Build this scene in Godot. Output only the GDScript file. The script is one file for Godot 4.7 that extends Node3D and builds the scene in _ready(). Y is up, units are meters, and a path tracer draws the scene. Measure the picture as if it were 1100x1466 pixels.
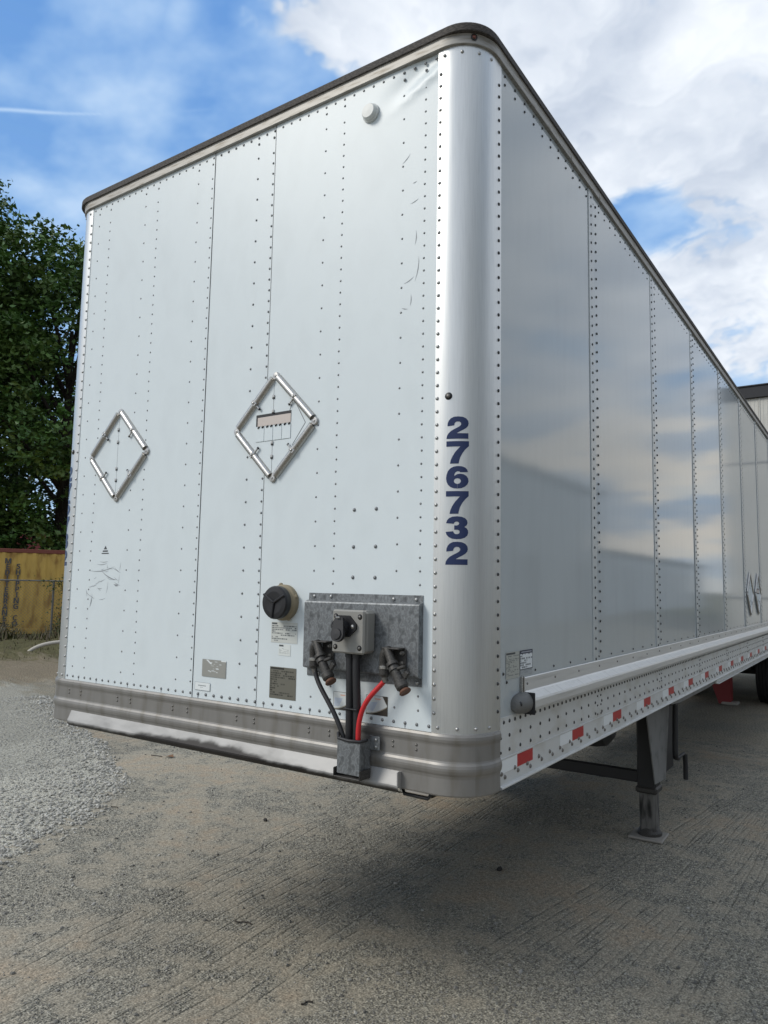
extends Node3D

# ------------------------------------------------------------------ mesh builder
class MB:
	var v := PackedVector3Array()
	var n := PackedVector3Array()
	var uv := PackedVector2Array()
	var col := PackedColorArray()
	var tint := Color(1, 1, 1)
	var colored := false
	var twice := false

	func auto_uv(p: Vector3, m: Vector3) -> Vector2:
		var a := m.abs()
		if a.z >= a.x and a.z >= a.y:
			return Vector2(p.x, -p.y)
		if a.x >= a.y:
			return Vector2(p.z, -p.y)
		return Vector2(p.x, p.z)

	func put(p: Vector3, m: Vector3, t: Vector2) -> void:
		v.push_back(p)
		n.push_back(m)
		uv.push_back(t)
		if colored:
			col.push_back(tint)

	# counter-clockwise seen from outside
	func t3(a: Vector3, b: Vector3, c: Vector3) -> void:
		var m := (b - a).cross(c - a)
		if m.length_squared() < 1e-20:
			return
		m = m.normalized()
		put(a, m, auto_uv(a, m))
		put(c, m, auto_uv(c, m))
		put(b, m, auto_uv(b, m))

	func q(a: Vector3, b: Vector3, c: Vector3, d: Vector3) -> void:
		t3(a, b, c)
		t3(a, c, d)

	func qs(a: Vector3, b: Vector3, c: Vector3, d: Vector3, na: Vector3, nb: Vector3, nc: Vector3, nd: Vector3) -> void:
		put(a, na, auto_uv(a, na)); put(c, nc, auto_uv(c, na)); put(b, nb, auto_uv(b, na))
		put(a, na, auto_uv(a, na)); put(d, nd, auto_uv(d, na)); put(c, nc, auto_uv(c, na))

	func quv(a: Vector3, b: Vector3, c: Vector3, d: Vector3) -> void:   # uv 0..1, a is bottom left
		var m := (b - a).cross(d - a).normalized()
		var ua := Vector2(0, 1); var ub := Vector2(1, 1); var uc := Vector2(1, 0); var ud := Vector2(0, 0)
		put(a, m, ua); put(c, m, uc); put(b, m, ub)
		put(a, m, ua); put(d, m, ud); put(c, m, uc)

	func box(c: Vector3, s: Vector3, bev := 0.0, basis := Basis.IDENTITY) -> void:
		var h := s * 0.5
		var b: float = min(bev, min(h.x, min(h.y, h.z)) * 0.9)
		var axes := [basis.x, basis.y, basis.z]
		var hh := [h.x, h.y, h.z]
		for k in 3:
			var i := (k + 1) % 3
			var j := (k + 2) % 3
			for sg in [-1.0, 1.0]:
				var o: Vector3 = c + axes[k] * hh[k] * sg
				var u: Vector3 = axes[i] * (hh[i] - b)
				var w: Vector3 = axes[j] * (hh[j] - b)
				if sg > 0: q(o - u - w, o + u - w, o + u + w, o - u + w)
				else: q(o - u - w, o - u + w, o + u + w, o + u - w)
		if b <= 0.0:
			return
		for k in 3:
			var i := (k + 1) % 3
			var j := (k + 2) % 3
			var l: Vector3 = axes[k] * (hh[k] - b)
			for si in [-1.0, 1.0]:
				for sj in [-1.0, 1.0]:
					var p1: Vector3 = c + axes[i] * hh[i] * si + axes[j] * (hh[j] - b) * sj
					var p2: Vector3 = c + axes[i] * (hh[i] - b) * si + axes[j] * hh[j] * sj
					if si * sj > 0: q(p1 - l, p2 - l, p2 + l, p1 + l)
					else: q(p1 + l, p2 + l, p2 - l, p1 - l)
		for sx in [-1.0, 1.0]:
			for sy in [-1.0, 1.0]:
				for sz in [-1.0, 1.0]:
					var pa: Vector3 = c + axes[0] * hh[0] * sx + axes[1] * (hh[1] - b) * sy + axes[2] * (hh[2] - b) * sz
					var pb: Vector3 = c + axes[0] * (hh[0] - b) * sx + axes[1] * hh[1] * sy + axes[2] * (hh[2] - b) * sz
					var pc: Vector3 = c + axes[0] * (hh[0] - b) * sx + axes[1] * (hh[1] - b) * sy + axes[2] * hh[2] * sz
					if sx * sy * sz > 0: t3(pa, pb, pc)
					else: t3(pa, pc, pb)

	func tube(path: PackedVector3Array, r: float, sides := 10, caps := true, r2 := -1.0) -> void:
		var cnt := path.size()
		var up := Vector3.UP
		var t0 := (path[1] - path[0]).normalized()
		if absf(t0.dot(up)) > 0.9:
			up = Vector3.RIGHT
		var side := t0.cross(up).normalized()
		var prev := []
		var prev_n := []
		for k in cnt:
			var t := (path[mini(k + 1, cnt - 1)] - path[maxi(k - 1, 0)]).normalized()
			side = (side - t * side.dot(t)).normalized()
			var other := t.cross(side)
			var rr := r if r2 < 0.0 else lerpf(r, r2, float(k) / (cnt - 1))
			var ring := []
			var nr := []
			for s in sides + 1:
				var a := TAU * s / sides
				var m := side * cos(a) + other * sin(a)
				ring.append(path[k] + m * rr)
				nr.append(m)
			if k > 0:
				for s in sides:
					qs(prev[s], prev[s + 1], ring[s + 1], ring[s], prev_n[s], prev_n[s + 1], nr[s + 1], nr[s])
			if caps and (k == 0 or k == cnt - 1):
				for s in sides:
					if k == 0: t3(path[k], ring[s + 1], ring[s])
					else: t3(path[k], ring[s], ring[s + 1])
			prev = ring
			prev_n = nr

	# profile points are (radius, height along y of the frame)
	func lathe(prof: Array, sides: int, xf: Transform3D) -> void:
		for k in prof.size() - 1:
			var p0: Vector2 = prof[k]
			var p1: Vector2 = prof[k + 1]
			var d := p1 - p0
			if d.length() < 1e-6:
				continue
			var m2 := Vector2(d.y, -d.x).normalized()
			for s in sides:
				var a0 := TAU * s / sides
				var a1 := TAU * (s + 1) / sides
				var e0 := Vector3(cos(a0), 0, -sin(a0))
				var e1 := Vector3(cos(a1), 0, -sin(a1))
				var n0 := (xf.basis * (e0 * m2.x + Vector3.UP * m2.y)).normalized()
				var n1 := (xf.basis * (e1 * m2.x + Vector3.UP * m2.y)).normalized()
				var A := xf * (e0 * p0.x + Vector3.UP * p0.y)
				var B := xf * (e1 * p0.x + Vector3.UP * p0.y)
				var C := xf * (e1 * p1.x + Vector3.UP * p1.y)
				var D := xf * (e0 * p1.x + Vector3.UP * p1.y)
				if p0.x < 1e-6:
					put(A, n0, Vector2(A.x, A.z)); put(D, n0, Vector2(D.x, D.z)); put(C, n1, Vector2(C.x, C.z))
				elif p1.x < 1e-6:
					put(A, n0, Vector2(A.x, A.z)); put(D, n0, Vector2(D.x, D.z)); put(B, n1, Vector2(B.x, B.z))
				else:
					qs(A, B, C, D, n0, n1, n1, n0)

	func dome(c: Vector3, m: Vector3, r: float, h: float, sides := 8) -> void:
		var u := m.cross(Vector3.UP)
		if u.length() < 0.1:
			u = m.cross(Vector3.RIGHT)
		u = u.normalized()
		var w := m.cross(u)
		var top := c + m * h
		for s in sides:
			var a0 := TAU * s / sides
			var a1 := TAU * (s + 1) / sides
			var e0 := u * cos(a0) + w * sin(a0)
			var e1 := u * cos(a1) + w * sin(a1)
			var m0 := (e0 * 0.75 + m * 0.66)
			var m1 := (e1 * 0.75 + m * 0.66)
			qs(c + e0 * r, c + e1 * r, c + e1 * r * 0.68 + m * h * 0.75, c + e0 * r * 0.68 + m * h * 0.75, e0, e1, m1, m0)
			var pa := c + e0 * r * 0.68 + m * h * 0.75
			var pb := c + e1 * r * 0.68 + m * h * 0.75
			put(pa, m0, Vector2.ZERO); put(top, m, Vector2.ZERO); put(pb, m1, Vector2.ZERO)

	# polygon in the xy plane of xf, pushed from z=0 to z=depth
	func prism(poly: PackedVector2Array, depth: float, xf: Transform3D) -> void:
		var pts := poly.duplicate()
		if Geometry2D.is_polygon_clockwise(pts):
			pts.reverse()
		var idx := Geometry2D.triangulate_polygon(pts)
		for k in range(0, idx.size(), 3):
			var a := pts[idx[k]]
			var b := pts[idx[k + 1]]
			var c := pts[idx[k + 2]]
			if (b - a).cross(c - a) < 0:
				var s := b
				b = c
				c = s
			t3(xf * Vector3(a.x, a.y, depth), xf * Vector3(b.x, b.y, depth), xf * Vector3(c.x, c.y, depth))
			t3(xf * Vector3(a.x, a.y, 0), xf * Vector3(c.x, c.y, 0), xf * Vector3(b.x, b.y, 0))
		for k in pts.size():
			var a := pts[k]
			var b := pts[(k + 1) % pts.size()]
			q(xf * Vector3(a.x, a.y, 0), xf * Vector3(b.x, b.y, 0), xf * Vector3(b.x, b.y, depth), xf * Vector3(a.x, a.y, depth))

	# a profile (out, y) pulled along a horizontal path of points with outward directions; path runs to the right seen from outside
	func sweep(path: PackedVector3Array, outs: PackedVector3Array, prof: Array) -> void:
		for k in path.size() - 1:
			for j in prof.size() - 1:
				var p0: Vector2 = prof[j]
				var p1: Vector2 = prof[j + 1]
				var d := p1 - p0
				var m := Vector2(d.y, -d.x).normalized()
				var A := path[k] + outs[k] * p0.x + Vector3.UP * p0.y
				var B := path[k + 1] + outs[k + 1] * p0.x + Vector3.UP * p0.y
				var C := path[k + 1] + outs[k + 1] * p1.x + Vector3.UP * p1.y
				var D := path[k] + outs[k] * p1.x + Vector3.UP * p1.y
				var na := outs[k] * m.x + Vector3.UP * m.y
				var nb := outs[k + 1] * m.x + Vector3.UP * m.y
				qs(A, B, C, D, na, nb, nb, na)

	func mesh() -> ArrayMesh:
		var arr := []
		arr.resize(Mesh.ARRAY_MAX)
		arr[Mesh.ARRAY_VERTEX] = v
		arr[Mesh.ARRAY_NORMAL] = n
		arr[Mesh.ARRAY_TEX_UV] = uv
		if twice:
			arr[Mesh.ARRAY_TEX_UV2] = uv
		if colored:
			arr[Mesh.ARRAY_COLOR] = col
		var am := ArrayMesh.new()
		am.add_surface_from_arrays(Mesh.PRIMITIVE_TRIANGLES, arr)
		return am


# ------------------------------------------------------------------ naming
var used := {}

func numbered(called: String) -> String:
	var k: int = used.get(called, 0)
	used[called] = k + 1
	return called if k == 0 else "%s_%03d" % [called, k]

func thing(called: String, label: String, category: String, at := Vector3.ZERO, turn := 0.0, group := "") -> Node3D:
	var o := Node3D.new()
	o.name = numbered(called)
	add_child(o, true)
	o.position = at
	o.rotation.y = turn
	tag(o, label, category, group)
	return o

func tag(o: Node3D, label: String, category: String, group := "") -> void:
	o.set_meta("label", label)
	o.set_meta("category", category)
	if group != "":
		o.set_meta("group", group)

var part_names := {}

func obj(called: String, mesh: Mesh, m: Material, parent: Node = null) -> MeshInstance3D:
	var o := MeshInstance3D.new()
	o.mesh = mesh
	o.material_override = m
	var p: Node = parent if parent != null else self
	if parent == null:
		o.name = numbered(called)
	else:
		var key := "%d/%s" % [p.get_instance_id(), called]
		var k: int = part_names.get(key, 0)
		part_names[key] = k + 1
		o.name = called if k == 0 else "%s_%03d" % [called, k]
	p.add_child(o, true)
	return o

func stuff(o: Node) -> Node:
	o.set_meta("kind", "stuff")
	return o

func structure(o: Node) -> Node:
	o.set_meta("kind", "structure")
	return o


# ------------------------------------------------------------------ materials
var M := {}

func lin(r: float, g: float, b: float) -> Color:
	return Color(r, g, b).linear_to_srgb()

func mat(called: String, c: Color, rough := 0.6, metal := 0.0) -> StandardMaterial3D:
	var m := StandardMaterial3D.new()
	m.resource_name = called
	m.albedo_color = c
	m.roughness = rough
	m.metallic = metal
	M[called] = m
	return m

func noise(seed_: int, freq: float, oct := 4, kind := FastNoiseLite.TYPE_SIMPLEX_SMOOTH) -> FastNoiseLite:
	var f := FastNoiseLite.new()
	f.seed = seed_
	f.noise_type = kind
	f.frequency = freq
	f.fractal_type = FastNoiseLite.FRACTAL_FBM if oct > 1 else FastNoiseLite.FRACTAL_NONE
	f.fractal_octaves = oct
	return f

func noise_tex(seed_: int, freq: float, oct: int, stops: Array, size := 512, as_normal := false, bump := 4.0) -> NoiseTexture2D:
	var t := NoiseTexture2D.new()
	t.width = size
	t.height = size
	t.seamless = true
	t.noise = noise(seed_, freq, oct)
	t.normalize = true
	if as_normal:
		t.as_normal_map = true
		t.bump_strength = bump
	if stops.size() > 0:
		var g := Gradient.new()
		var off := PackedFloat32Array()
		var cols := PackedColorArray()
		for s in stops:
			off.push_back(s[0])
			cols.push_back(s[1])
		g.offsets = off
		g.colors = cols
		t.color_ramp = g
	return t

func gr(x: float) -> Color:
	return Color(x, x, x)

func textured(m: StandardMaterial3D, t: Texture2D, sc: Vector3, rough_t: Texture2D = null) -> void:
	m.albedo_texture = t
	m.uv1_scale = sc
	if rough_t != null:
		m.roughness_texture = rough_t
		m.roughness_texture_channel = BaseMaterial3D.TEXTURE_CHANNEL_RED

func make_materials() -> void:
	var m: StandardMaterial3D
	# pre-painted white sheet
	var soft := noise_tex(11, 0.012, 4, [[0.0, gr(0.975)], [0.5, gr(1.0)], [1.0, gr(0.985)]])
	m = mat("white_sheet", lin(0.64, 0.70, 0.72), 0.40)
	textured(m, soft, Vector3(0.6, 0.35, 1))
	m.metallic_specular = 0.45
	m = mat("side_sheet", lin(0.435, 0.475, 0.49), 0.085)  # white like the front; the side's shade is put into this darker colour
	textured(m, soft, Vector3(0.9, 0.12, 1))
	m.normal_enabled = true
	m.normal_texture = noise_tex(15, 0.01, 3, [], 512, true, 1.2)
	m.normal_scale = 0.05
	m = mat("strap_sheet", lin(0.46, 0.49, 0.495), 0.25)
	m = mat("kick_sheet", lin(0.60, 0.61, 0.60), 0.38)
	textured(m, noise_tex(18, 0.02, 5, [[0.0, Color(0.90, 0.885, 0.86)], [0.45, gr(0.98)], [1.0, gr(1.0)]]), Vector3(0.4, 0.8, 1))
	# brushed aluminium of the corner posts
	var brush := noise_tex(21, 0.03, 4, [[0.0, gr(0.955)], [0.5, gr(0.99)], [1.0, gr(1.0)]])
	var brush_r := noise_tex(22, 0.03, 4, [[0.0, gr(0.88)], [1.0, gr(1.0)]])
	m = mat("brushed_alu", lin(0.66, 0.665, 0.65), 0.46, 1.0)
	textured(m, brush, Vector3(9.0, 0.30, 1), brush_r)
	m = mat("rail_alu", lin(0.27, 0.26, 0.245), 0.5, 0.5)
	textured(m, noise_tex(25, 0.015, 5, [[0.0, Color(0.84, 0.82, 0.78)], [0.4, gr(0.96)], [0.75, gr(1.0)], [1.0, gr(0.96)]]), Vector3(1.2, 0.25, 1), brush_r)
	m = mat("rub_alu", lin(0.70, 0.70, 0.685), 0.36, 0.45)
	textured(m, noise_tex(27, 0.03, 5, [[0.0, gr(0.82)], [0.35, gr(0.96)], [1.0, gr(1.0)]]), Vector3(0.12, 2.5, 1), brush_r)
	m = mat("roof_alu", lin(0.40, 0.385, 0.355), 0.55, 0.4)
	textured(m, noise_tex(28, 0.03, 5, [[0.0, Color(0.72, 0.69, 0.64)], [0.45, gr(0.93)], [1.0, gr(1.0)]]), Vector3(0.5, 3, 1))
	m = mat("roof_edge", lin(0.075, 0.066, 0.058), 0.8)
	textured(m, noise_tex(29, 0.05, 5, [[0.0, gr(0.45)], [0.5, gr(0.8)], [1.0, Color(1.9, 1.75, 1.6)]]), Vector3(2, 6, 1))
	m = mat("rivet", lin(0.19, 0.195, 0.20), 0.38, 0.3)
	m = mat("rivet_bright", lin(0.42, 0.42, 0.41), 0.38, 0.8)
	m = mat("rivet_dark", lin(0.05, 0.05, 0.05), 0.5, 0.2)
	m = mat("bolt_steel", lin(0.20, 0.19, 0.175), 0.5, 0.7)
	m = mat("steel_bright", lin(0.70, 0.68, 0.645), 0.30, 1.0)
	textured(m, noise_tex(31, 0.05, 3, [[0.0, gr(0.72)], [1.0, gr(1.0)]]), Vector3(6, 6, 1))
	m = mat("galvanised", lin(0.25, 0.265, 0.275), 0.50, 0.45)
	textured(m, noise_tex(33, 0.022, 5, [[0.0, gr(0.62)], [0.35, gr(0.80)], [0.5, gr(0.97)], [0.62, gr(0.80)], [0.8, gr(0.92)], [1.0, gr(1.15)]]), Vector3(2.6, 1.9, 1))
	m = mat("lip_steel", lin(0.36, 0.355, 0.345), 0.5, 0.3)
	textured(m, noise_tex(35, 0.02, 5, [[0.0, gr(0.80)], [0.3, gr(0.93)], [0.6, gr(1.0)], [1.0, gr(0.97)]]), Vector3(0.35, 1.0, 1))
	m.vertex_color_use_as_albedo = true
	m = mat("worn_black", lin(0.022, 0.020, 0.018), 0.6, 0.2)
	m = mat("box_grey", lin(0.25, 0.245, 0.225), 0.55)
	m = mat("cap_grey", lin(0.14, 0.14, 0.135), 0.6)
	m = mat("black_plastic", lin(0.012, 0.012, 0.014), 0.42)
	m = mat("black_rubber", lin(0.016, 0.016, 0.018), 0.55)
	m = mat("dark_iron", lin(0.10, 0.095, 0.088), 0.55, 0.45)
	textured(m, noise_tex(37, 0.05, 4, [[0.0, gr(0.62)], [1.0, gr(1.0)]]), Vector3(5, 5, 1))
	m = mat("chassis_black", lin(0.018, 0.018, 0.019), 0.6)
	m = mat("leg_dirty", lin(0.16, 0.155, 0.145), 0.65, 0.2)
	textured(m, noise_tex(38, 0.02, 5, [[0.0, gr(0.25)], [0.42, gr(0.7)], [0.6, gr(0.95)], [1.0, gr(1.0)]]), Vector3(1.6, 0.4, 1))
	m = mat("gusset_grey", lin(0.20, 0.20, 0.195), 0.6)
	textured(m, noise_tex(39, 0.02, 5, [[0.0, gr(0.7)], [0.4, gr(0.95)], [1.0, gr(1.0)]]), Vector3(0.6, 0.5, 1))
	m = mat("foot_steel", lin(0.30, 0.28, 0.25), 0.75, 0.1)
	m = mat("seal_rust", lin(0.105, 0.045, 0.024), 0.7)
	m = mat("beige_ring", lin(0.24, 0.20, 0.13), 0.6)
	m = mat("cap_white", lin(0.62, 0.64, 0.62), 0.45)
	m = mat("hose_red", lin(0.52, 0.018, 0.022), 0.4)
	m = mat("digit_blue", lin(0.008, 0.021, 0.085), 0.35)
	m = mat("reflector_red", lin(0.40, 0.016, 0.018), 0.35)
	m = mat("reflector_white", lin(0.76, 0.79, 0.80), 0.3)
	m = mat("lamp_red", lin(0.15, 0.04, 0.022), 0.3)
	m = mat("print_dark", lin(0.06, 0.065, 0.075), 0.6)
	m = mat("print_orange", lin(0.62, 0.30, 0.20), 0.6)
	m = mat("drip", lin(0.36, 0.35, 0.335), 0.6)
	m = mat("scuff", lin(0.24, 0.26, 0.275), 0.6)
	m = mat("beige_print", lin(0.55, 0.49, 0.45), 0.6)
	m = mat("tyre", lin(0.014, 0.014, 0.015), 0.75)
	m = mat("mudflap_black", lin(0.012, 0.012, 0.012), 0.7)
	m = mat("stand_red", lin(0.19, 0.018, 0.020), 0.6)
	m = mat("deck_wood", lin(0.06, 0.045, 0.03), 0.8)
	# yard
	m = mat("container_yellow", lin(0.60, 0.385, 0.085), 0.6)
	textured(m, noise_tex(41, 0.015, 5, [[0.0, Color(0.60, 0.52, 0.46)], [0.4, gr(0.90)], [1.0, gr(1.0)]]), Vector3(0.30, 0.12, 1))
	m = mat("container_rust", lin(0.17, 0.045, 0.028), 0.7)
	m = mat("container_red", lin(0.20, 0.035, 0.038), 0.65)
	m = mat("container_grey", lin(0.18, 0.18, 0.17), 0.65)
	m = mat("fence_steel", lin(0.17, 0.17, 0.165), 0.55, 0.5)
	m = mat("wall_cream", lin(0.55, 0.54, 0.50), 0.55)
	textured(m, noise_tex(43, 0.01, 3, [[0.0, gr(0.92)], [1.0, gr(1.0)]]), Vector3(0.4, 0.1, 1))
	m = mat("fascia_black", lin(0.014, 0.014, 0.017), 0.5)
	m = mat("warehouse_blue", lin(0.42, 0.445, 0.46), 0.6)
	m = mat("roof_grey", lin(0.25, 0.25, 0.25), 0.6)
	m = mat("bark", lin(0.055, 0.042, 0.03), 0.9)
	textured(m, noise_tex(45, 0.04, 4, [[0.0, gr(0.45)], [1.0, gr(1.0)]]), Vector3(1.2, 0.5, 1))
	m = mat("leaf", Color(1, 1, 1), 0.55)
	m.vertex_color_use_as_albedo = true
	m.backlight_enabled = true
	m.backlight = lin(0.05, 0.09, 0.012)
	m = mat("stone", Color(1, 1, 1), 0.9)
	m.vertex_color_use_as_albedo = true
	m = mat("twig", lin(0.035, 0.028, 0.022), 0.9)
	m = mat("brown_leaf", lin(0.17, 0.09, 0.045), 0.8)
	m = mat("pale_pipe", lin(0.42, 0.39, 0.34), 0.6)


# ------------------------------------------------------------------ sky
func make_sky() -> ImageTexture:
	var W := 4096
	var H := 2048
	var img := Image.create(W, H, false, Image.FORMAT_RGB8)
	img.fill(Color(0.40, 0.385, 0.35))
	var n1 := noise(101, 1.05, 6)
	var n2 := noise(102, 2.6, 5)
	var n3 := noise(103, 1.3, 4)
	var nw := noise(104, 1.6, 5)
	var n4 := noise(105, 7.5, 4)
	var step := 1
	for band in 2:
		# the finer part of the sky is computed texel by texel, the rest in blocks
		step = 4 if band == 0 else 1
		var x0 := 0 if band == 0 else int(W * (0.5 - 72.0 / 360.0))
		var x1 := W if band == 0 else int(W * (0.5 + 4.0 / 360.0))
		var y0 := 0 if band == 0 else int(H * (0.5 - 46.0 / 180.0))
		var y1 := H / 2 + 6 if band == 0 else int(H * (0.5 - 10.0 / 180.0))
		for y in range(y0, y1, step):
			var el := (0.5 - (y + 0.5 * step) / H) * PI
			var se := sin(el)
			var ce := cos(el)
			var eld := rad_to_deg(el)
			for x in range(x0, x1, step):
				var az := ((x + 0.5 * step) / W - 0.5) * TAU      # 0 is straight along -z
				var azd := rad_to_deg(az)
				var k := 1.0 / (maxf(se, 0.0) + 0.16)
				var px := sin(az) * ce * k
				var pz := -cos(az) * ce * k
				# clear air
				var t := clampf(eld / 60.0, 0.0, 1.0)
				var blue := Color(0.64, 0.78, 0.91).lerp(Color(0.32, 0.51, 0.77), pow(t, 0.62))
				# heap clouds
				var f := n1.get_noise_2d(px * 1.3, pz * 1.3)
				var fine := n2.get_noise_2d(px * 1.6 + 7.0, pz * 1.6)
				var front := smoothstep(-49.0, -35.0, azd + 5.0 * fine + (eld - 35.0) * 0.9)
				var cover := lerpf(-0.68, 0.52, front)
				if azd > 8.0 or azd < -72.0:
					cover = lerpf(cover, 0.32, smoothstep(8.0, 40.0, absf(azd + 32.0) - 40.0))
				var hx := (azd + 13.8 + 0.25 * (eld - 26.5)) / 4.2
				var hy := (eld - 26.6) / 2.3
				cover -= 1.0 * exp(-pow(hx * hx + hy * hy, 0.8)) * clampf(0.85 + f * 1.2 + fine * 1.2, 0.0, 1.4)
				cover -= 0.42 * (1.0 - smoothstep(14.0, 19.0, eld)) * smoothstep(-30.0, -12.0, azd) * (1.0 - smoothstep(5.0, 20.0, azd))
				var crisp := n4.get_noise_2d(px * 1.6 + f * 0.3, pz * 1.6 + fine * 0.3) if step == 1 else 0.0
				var a := smoothstep(-0.08, 0.30, f * 0.62 + fine * 0.34 + crisp * 0.14 + cover)
				var g := n3.get_noise_2d(px * 1.5 + 3.0, pz * 1.5 - 2.0)
				var lit := clampf(0.58 + g * 0.75 + fine * 0.60 + crisp * 0.22 - 0.25 * (a - 0.6), 0.0, 1.0)
				var cloud := Color(0.73, 0.77, 0.83).lerp(Color(0.91, 0.93, 0.955), lit)
				# late warm light low in the east
				cloud = cloud.lerp(cloud * Color(1.04, 0.99, 0.92), (1.0 - smoothstep(4.0, 16.0, eld)) * 0.8)
				var c := blue.lerp(cloud, a)
				# thin high veils and two wisps
				var w := nw.get_noise_2d(px * 0.8 + pz * 2.6, pz * 0.9 - px * 2.0)
				var veil := clampf(0.20 + w * 0.55, 0.0, 0.55) * (1.0 - a)
				var e1 := Vector2((azd + 51.8 - 0.28 * (eld - 38.5)) / 1.6, (eld - 38.8) / 2.4).length_squared()
				var e2 := Vector2((azd + 52.6 - 0.45 * (eld - 32.2)) / 1.3, (eld - 32.2) / 2.6).length_squared()
				var e3 := Vector2((azd + 58.0) / 3.0, (eld - 26.6) / 1.0).length_squared()
				veil = maxf(veil, (exp(-e1) * 0.55 + exp(-e2) * 0.35 + exp(-e3) * 0.4) * clampf(0.75 + w * 0.9 + fine * 0.5, 0.0, 1.2))
				var line := eld - (30.65 + (azd + 64.0) * 0.205 + fine * 0.12)
				veil = maxf(veil, 0.6 * exp(-line * line / 0.012) * smoothstep(-46.0, -58.0, azd) * clampf(0.8 + fine, 0.0, 1.0))
				c = c.lerp(Color(0.86, 0.91, 0.96), clampf(veil, 0.0, 0.8))
				# layered low clouds, the brighter ones lit warm from below; haze on the horizon
				var layer := nw.get_noise_2d(azd * 0.055, eld * 0.17 + 4.0) * 1.5 + fine * 0.55
				var low := (1.0 - smoothstep(9.0, 17.0, eld)) * smoothstep(-70.0, -20.0, azd) * (1.0 - smoothstep(70.0, 110.0, azd))
				c = c.lerp(Color(0.60, 0.67, 0.76).lerp(Color(1.0, 0.945, 0.86), smoothstep(-0.22, 0.30, layer + 0.05)), low * 0.65)
				c = c.lerp(Color(0.80, 0.845, 0.88), 0.6 * (1.0 - smoothstep(0.0, 4.0, eld)))
				var ix := (x + W / 2) % W
				if step == 1:
					img.set_pixel(ix, y, c)
				else:
					img.fill_rect(Rect2i(ix, y, step, step), c)
	return ImageTexture.create_from_image(img)


# ------------------------------------------------------------------ ground
const GX := -5.6
const GZ := -7.6
const GS := 9.2
const GN := 2048
var gmacro: FastNoiseLite
var gmid: FastNoiseLite
var gbump: FastNoiseLite

func edge_of_gravel(z: float) -> float:
	var pts := [Vector2(2.0, -1.3), Vector2(0.6, -1.75), Vector2(0.2, -1.95), Vector2(-0.38, -2.31), Vector2(-1.37, -2.74), Vector2(-2.2, -3.5), Vector2(-2.97, -5.0), Vector2(-4.2, -8.0), Vector2(-7.0, -14.0), Vector2(-30.0, -60.0)]
	for k in pts.size() - 1:
		if z <= pts[k].x and z >= pts[k + 1].x:
			return lerpf(pts[k].y, pts[k + 1].y, (pts[k].x - z) / (pts[k].x - pts[k + 1].x))
	return -1.3 if z > 0.0 else -60.0

func away(x: float, z: float) -> float:     # distance along the view to the fence
	return -(x - 2.47) * 0.865 - (z - 2.31) * 0.502

func height(x: float, z: float) -> float:
	var s := away(x, z)
	var n := gbump.get_noise_2d(x * 9.0, z * 9.0)
	var h := n * 0.018
	var bank := smoothstep(15.0, 19.5, s)
	h += bank * (0.16 + n * 0.12 + 0.10 * exp(-pow((s - 16.6 + n * 1.5) / 0.7, 2.0)))
	h += 0.05 * exp(-pow((s - 15.2 + n * 2.0) / 0.4, 2.0))
	h *= smoothstep(0.12, 0.5, Vector2(x - 0.97, z + 3.48).length())
	return h

func macro_at(x: float, z: float) -> Vector2:
	var px := GS / GN
	var qx := (x - GX) / px
	var qz := (z - GZ) / px
	return Vector2(gmacro.get_noise_2d(qx, qz), gmid.get_noise_2d(qx, qz))

const DIRT := Vector3(154, 147, 132)
const GREY := Vector3(142, 138, 126)
const CLAY := Vector3(138, 112, 90)
const ROCK := Vector3(150, 148, 140)

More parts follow.
